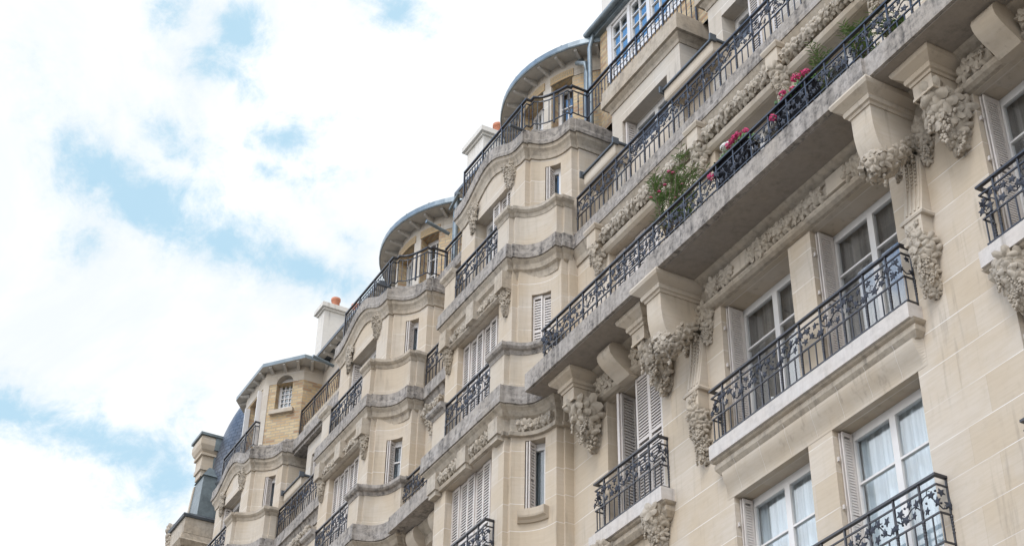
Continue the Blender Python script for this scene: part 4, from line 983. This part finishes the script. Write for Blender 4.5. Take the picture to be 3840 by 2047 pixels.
# ================================================================== CORNER BUILDING AT THE FAR LEFT
Cc = Thing('corner_building', 'far corner building with a curved slate dome, zinc capped pier and carved stone balcony', 'building', (-43, 1, 0), None)
m = MB(); m.wall([(-46, 2.5), (-43.6, .0), (-40.1, .0), (-40.1, 3)], 8, 21.0); m.box(-45, -40.2, 2.6, 10, .1, 23.0); Cc.add(m, 'wall', 'stone_wall')
m = MB(); q = [(-41.75, .1), (-41.75, -.85), (-41.55, -1.0), (-40.2, -1.0), (-40.2, .1)]
m.box(-41.7, -40.2, -.98, .1, 21.02, 21.50); m.sweep(q, [(-.02, 20.62), (.02, 20.66), (.10, 20.78), (.05, 20.84), (.02, 21.0), (-.02, 21.02)]) ; m.sweep([(x + (.12 if x < -41 else -.12), y + .12) for x, y in q], [(-.3, 20.1), (-.02, 20.15), (.10, 20.45), (.08, 20.62), (-.3, 20.62)])
Cc.add(m, 'balcony', 'stone_mould')
m = MB(); m.sweep(q, [(-.2, 21.50), (.04, 21.50), (.07, 21.56), (.05, 21.60), (-.2, 21.60)]); m.box(-41.6, -40.2, -.9, .3, 21.56, 21.64); Cc.add(m, 'gutter', 'zinc_dark')
cv = MB(); r = random.Random(9); drop(cv, (-41.6, -.75, 21.75, R(-20)), .24, 1.3, .26, r, 60, .11, .3, 0); Cc.add(cv, 'carved_cluster', 'stone_carved')
m = MB(); m.hull8([(-41.45, -.60, 21.6), (-40.45, -.60, 21.6), (-40.45, .1, 21.6), (-41.45, .1, 21.6), (-41.3, -.52, 23.1), (-40.55, -.52, 23.1), (-40.55, .0, 23.1), (-41.3, .0, 23.1)])
m.hull8([(-41.34, -.56, 23.1), (-40.51, -.56, 23.1), (-40.51, .04, 23.1), (-41.34, .04, 23.1), (-40.98, -.3, 23.55), (-40.88, -.3, 23.55), (-40.88, -.2, 23.55), (-40.98, -.2, 23.55)])
m.box(-41.5, -40.4, -.65, .15, 21.6, 21.68); m.hull8([(-40.45, .1, 21.6), (-39.9, .1, 21.6), (-39.9, .6, 21.6), (-40.45, .6, 21.6), (-40.45, .1, 21.8), (-39.9, .1, 22.1), (-39.9, .6, 22.1), (-40.45, .6, 21.8)])
pr = Cc.add(m, 'pier', 'zinc_old')
m = MB(); m.hull8([(-41.62, -.63, 21.6), (-41.455, -.63, 21.6), (-41.455, .1, 21.6), (-41.62, .1, 21.6), (-41.42, -.55, 23.05), (-41.305, -.55, 23.05), (-41.305, 0, 23.05), (-41.42, 0, 23.05)]); m.box(-41.5, -40.6, .15, .5, 22, 24.0); Cc.add(m, 'pier_side', 'stone_plain', pr)
m = MB(); x0, x1, y0, y1 = -41.62, -41.15, -.45, .0
for z0, z1, e in ((22.6, 23.35, -.04), (23.35, 23.55, .02), (23.55, 23.68, .07), (23.68, 24.02, .05), (24.02, 24.10, .11)): m.box(x0 - e, x1 + e, y0 - e, y1 + e, z0, z1)
m.sweep([(x0, y1), (x0, y0), (x1, y0), (x1, y1)], [(-.2, 24.10), (.06, 24.10), (.14, 24.2), (.19, 24.34), (.19, 24.5), (.16, 24.62), (-.2, 24.62)])
pn = Cc.add(m, 'pinnacle', 'stone_plain'); m = MB(); m.box(x0 - .23, x1 + .23, y0 - .23, y1 + .2, 24.62, 24.70); m.box(-41.5, -40.8, .2, .9, 24.5, 24.95); m.box(-41.22, -41.06, -.15, .35, 22.6, 24.04); m.box(-41.2, -40.95, -.2, .3, 24.2, 24.63); Cc.add(m, 'flashing', 'zinc_old', pn)
# slate dome
m = MB(); n = 40; cx, cy, R0 = -40.9, 1.32, 1.50; rows = []
for k in range(15):
    f = k / 14; z = 22.99 + 3.49 * f; rad = R0 * math.cos(f * math.pi / 2 * .95) ** .46
    rows.append([(cx + rad * math.cos(2 * math.pi * j / n), cy + rad * math.sin(2 * math.pi * j / n), z) for j in range(n)])
m.grid(rows, closed_v=True, smooth=True, uvf=lambda i, j: (j * 2 * math.pi * R0 / n, i * .30)); m.face(rows[-1])
Cc.add(m, 'dome', 'slate')
m = MB(); m.grid([[(cx + a * math.cos(2 * math.pi * j / n), cy + a * math.sin(2 * math.pi * j / n), z) for j in range(n)] for a, z in ((R0 - .1, 20.5), (R0 - .08, 22.8), (R0 + .04, 22.9), (R0 + .02, 22.99))], closed_v=True); Cc.add(m, 'drum', 'zinc_dark')

# ================================================================== PLANTS AND PLANTERS ON THE LONG BALCONY
def lance(mb, p, d, L, w):
    d = Vector(d).normalized(); s_ = d.cross(Vector((0, 0, 1))); s_ = s_.normalized() if s_.length > .05 else Vector((1, 0, 0)); u = s_.cross(d); p = Vector(p)
    a = p; m1 = p + d * L * .35; m2 = p + d * L * .7 - u * L * .05; e = p + d * L - u * L * .14
    v = [a, m1 - s_ * w + u * w * .4, m1 + s_ * w + u * w * .4, m2 - s_ * w * .8, m2 + s_ * w * .8, e]
    i = len(mb.v); mb.v += [tuple(q) for q in v]
    for f in ((0, 1, 2), (1, 3, 4, 2), (3, 5, 4)): mb.f.append([i + k for k in f]); mb.sm.append(False); mb.uv.append([(0, 0)] * len(f))
def oleander(loc, h, w, seed, label, flowers=4, nst=9, fol=1.0):
    r = random.Random(seed); T = Thing('oleander', label, 'plant', loc, 'oleanders in pots along the long balcony')
    x, y, z = loc; m = MB(); n = 16
    m.grid([[(x + a * math.cos(2 * math.pi * j / n), y + a * math.sin(2 * math.pi * j / n), z + b) for j in range(n)] for a, b in ((.11, 0), (.15, .26), (.165, .27), (.165, .31), (.14, .31), (.13, .25), (.01, .25))], closed_v=True); T.add(m, 'pot', 'clay_pot')
    st_ = MB(); lf = MB(); fl = MB(); tips = []
    for k in range(nst):
        a = r.uniform(0, 6.28); sp = r.uniform(.25, 1) * w; hh = h * r.uniform(.6, 1)
        P = [Vector((x, y, z + .25))]; e = Vector((x + sp * math.cos(a), y + sp * .45 * math.sin(a), z + hh))
        for i in range(1, 6): f = i / 5; P.append(P[0].lerp(e, f) + Vector((r.uniform(-.03, .03), r.uniform(-.03, .03), .05 * math.sin(f * 3))))
        st_.tube(P, [.011, .010, .009, .007, .006, .004], 5)
        for br in range(5):
            i = r.randint(2, 4); q = P[i]; d = Vector((r.uniform(-1, 1), r.uniform(-.7, .7), r.uniform(.35, 1.1))).normalized() * r.uniform(.12, .30); e2 = q + d
            st_.tube([q, q + d * .5, e2], .0035, 4)
            for j in range(int(15 * fol)):
                pp = q + d * (j / 15 * .95 + .1); th_ = j * 2.1; dd = Vector((math.cos(th_), math.sin(th_), r.uniform(.1, 1.0)))
                lance(lf, pp, dd, r.uniform(.075, .13), .0085)
            tips.append(e2)
        for j in range(int(24 * fol)):
            f = .45 + .55 * j / 24; i = min(4, int(f * 5)); pp = P[i].lerp(P[i + 1], f * 5 - i); th_ = j * 2.1
            lance(lf, pp, Vector((math.cos(th_), math.sin(th_), r.uniform(.2, 1.1))), r.uniform(.08, .14), .009)
    T.add(st_, 'stem', 'bark'); T.add(lf, 'foliage', 'leaf_green')
    for k in range(flowers):
        q = r.choice(tips)
        fl = MB()
        for j in range(5): a = j * 1.256; sleaf(fl, q + Vector((.02 * math.cos(a), .02 * math.sin(a), .02)), (math.cos(a), math.sin(a), .6), .019, r, .1)
        T.add(fl, 'flower', 'petal_pink')
Z0 = 15.75
oleander((-16.55, -.38, Z0), 2.35, 1.05, 4, 'bushy oleander with pale pink buds at the left end of the row of balcony plants', 9, 19, .95)
oleander((-12.95, -.38, Z0), 1.62, .48, 8, 'sparser oleander on the long balcony right of the planter of plain pink geraniums', 0, 9, 1.0)
oleander((-11.75, -.38, Z0), 1.35, .38, 12, 'narrow oleander between the sparse one and the low shoots at the upper right', 0, 7, .9)
oleander((-11.2, -.40, Z0), .85, .30, 15, 'lowest oleander shoots showing between the railing bars at the upper right', 0, 6, .8)
def planter(x0, x1, z, label, seed, white):
    r = random.Random(seed); T = Thing('flower_planter', label, 'planter', ((x0 + x1) / 2, -.54, z), 'window box planters hooked inside the long railing')
    m = MB(); m.hull8([(x0 + .03, -.62, z), (x1 - .03, -.62, z), (x1 - .03, -.46, z), (x0 + .03, -.46, z), (x0, -.635, z + .38), (x1, -.635, z + .38), (x1, -.43, z + .38), (x0, -.43, z + .38)])
    m.box(x0 - .01, x1 + .01, -.645, -.42, z + .38, z + .405)
    for xx in (x0 + .12, x1 - .12): m.box(xx - .012, xx + .012, -.655, -.645, z + .1, z + .42); m.box(xx - .012, xx + .012, -.70, -.645, z + .415, z + .425)
    T.add(m, 'box', 'planter_plastic'); st_ = MB(); lf = MB(); pk = MB(); wh = MB()
    for k in range(170):
        xx = r.uniform(x0, x1); yy = r.uniform(-.64, -.43); zz = z + .38 + r.uniform(0, .17); 
        sleaf(lf, (xx, yy, zz), (r.uniform(-.6, .6), -1, r.uniform(-.2, 1)), r.uniform(.025, .042), r, .04)
    nH = 9
    for k in range(nH):
        xx = x0 + (x1 - x0) * (k + r.uniform(.2, .8)) / nH; yy = r.uniform(-.66, -.5); zz = z + .54 + r.uniform(0, .20) * (1.0 if k < 6 else .5)
        if k == 0: zz = z + .22; yy = -.70
        st_.tube([(xx, yy + .04, z + .25), (xx, yy, zz)], .004, 4)
        tgt = MB(); isw = white and k in (1, 2, 3)
        rad = r.uniform(.045, .066)
        for j in range(34):
            a = Vector((r.gauss(0, 1), r.gauss(0, 1), r.gauss(0, .8))).normalized(); sleaf(tgt, Vector((xx, yy, zz)) + a * rad * r.uniform(.6, 1), a, r.uniform(.015, .022), r, .1)
        T.add(tgt, 'flower', 'petal_white' if isw else 'petal_pink', label='white geranium head' if isw else None)
    T.add(st_, 'stem', 'leaf_geranium'); T.add(lf, 'foliage', 'leaf_geranium')
planter(-15.0, -14.15, 16.22, 'black planter box with pink and white geraniums beside the bushy oleander', 2, True)
planter(-13.46, -12.64, 16.22, 'black planter box with only pink geraniums, the right hand one of the two', 6, False)
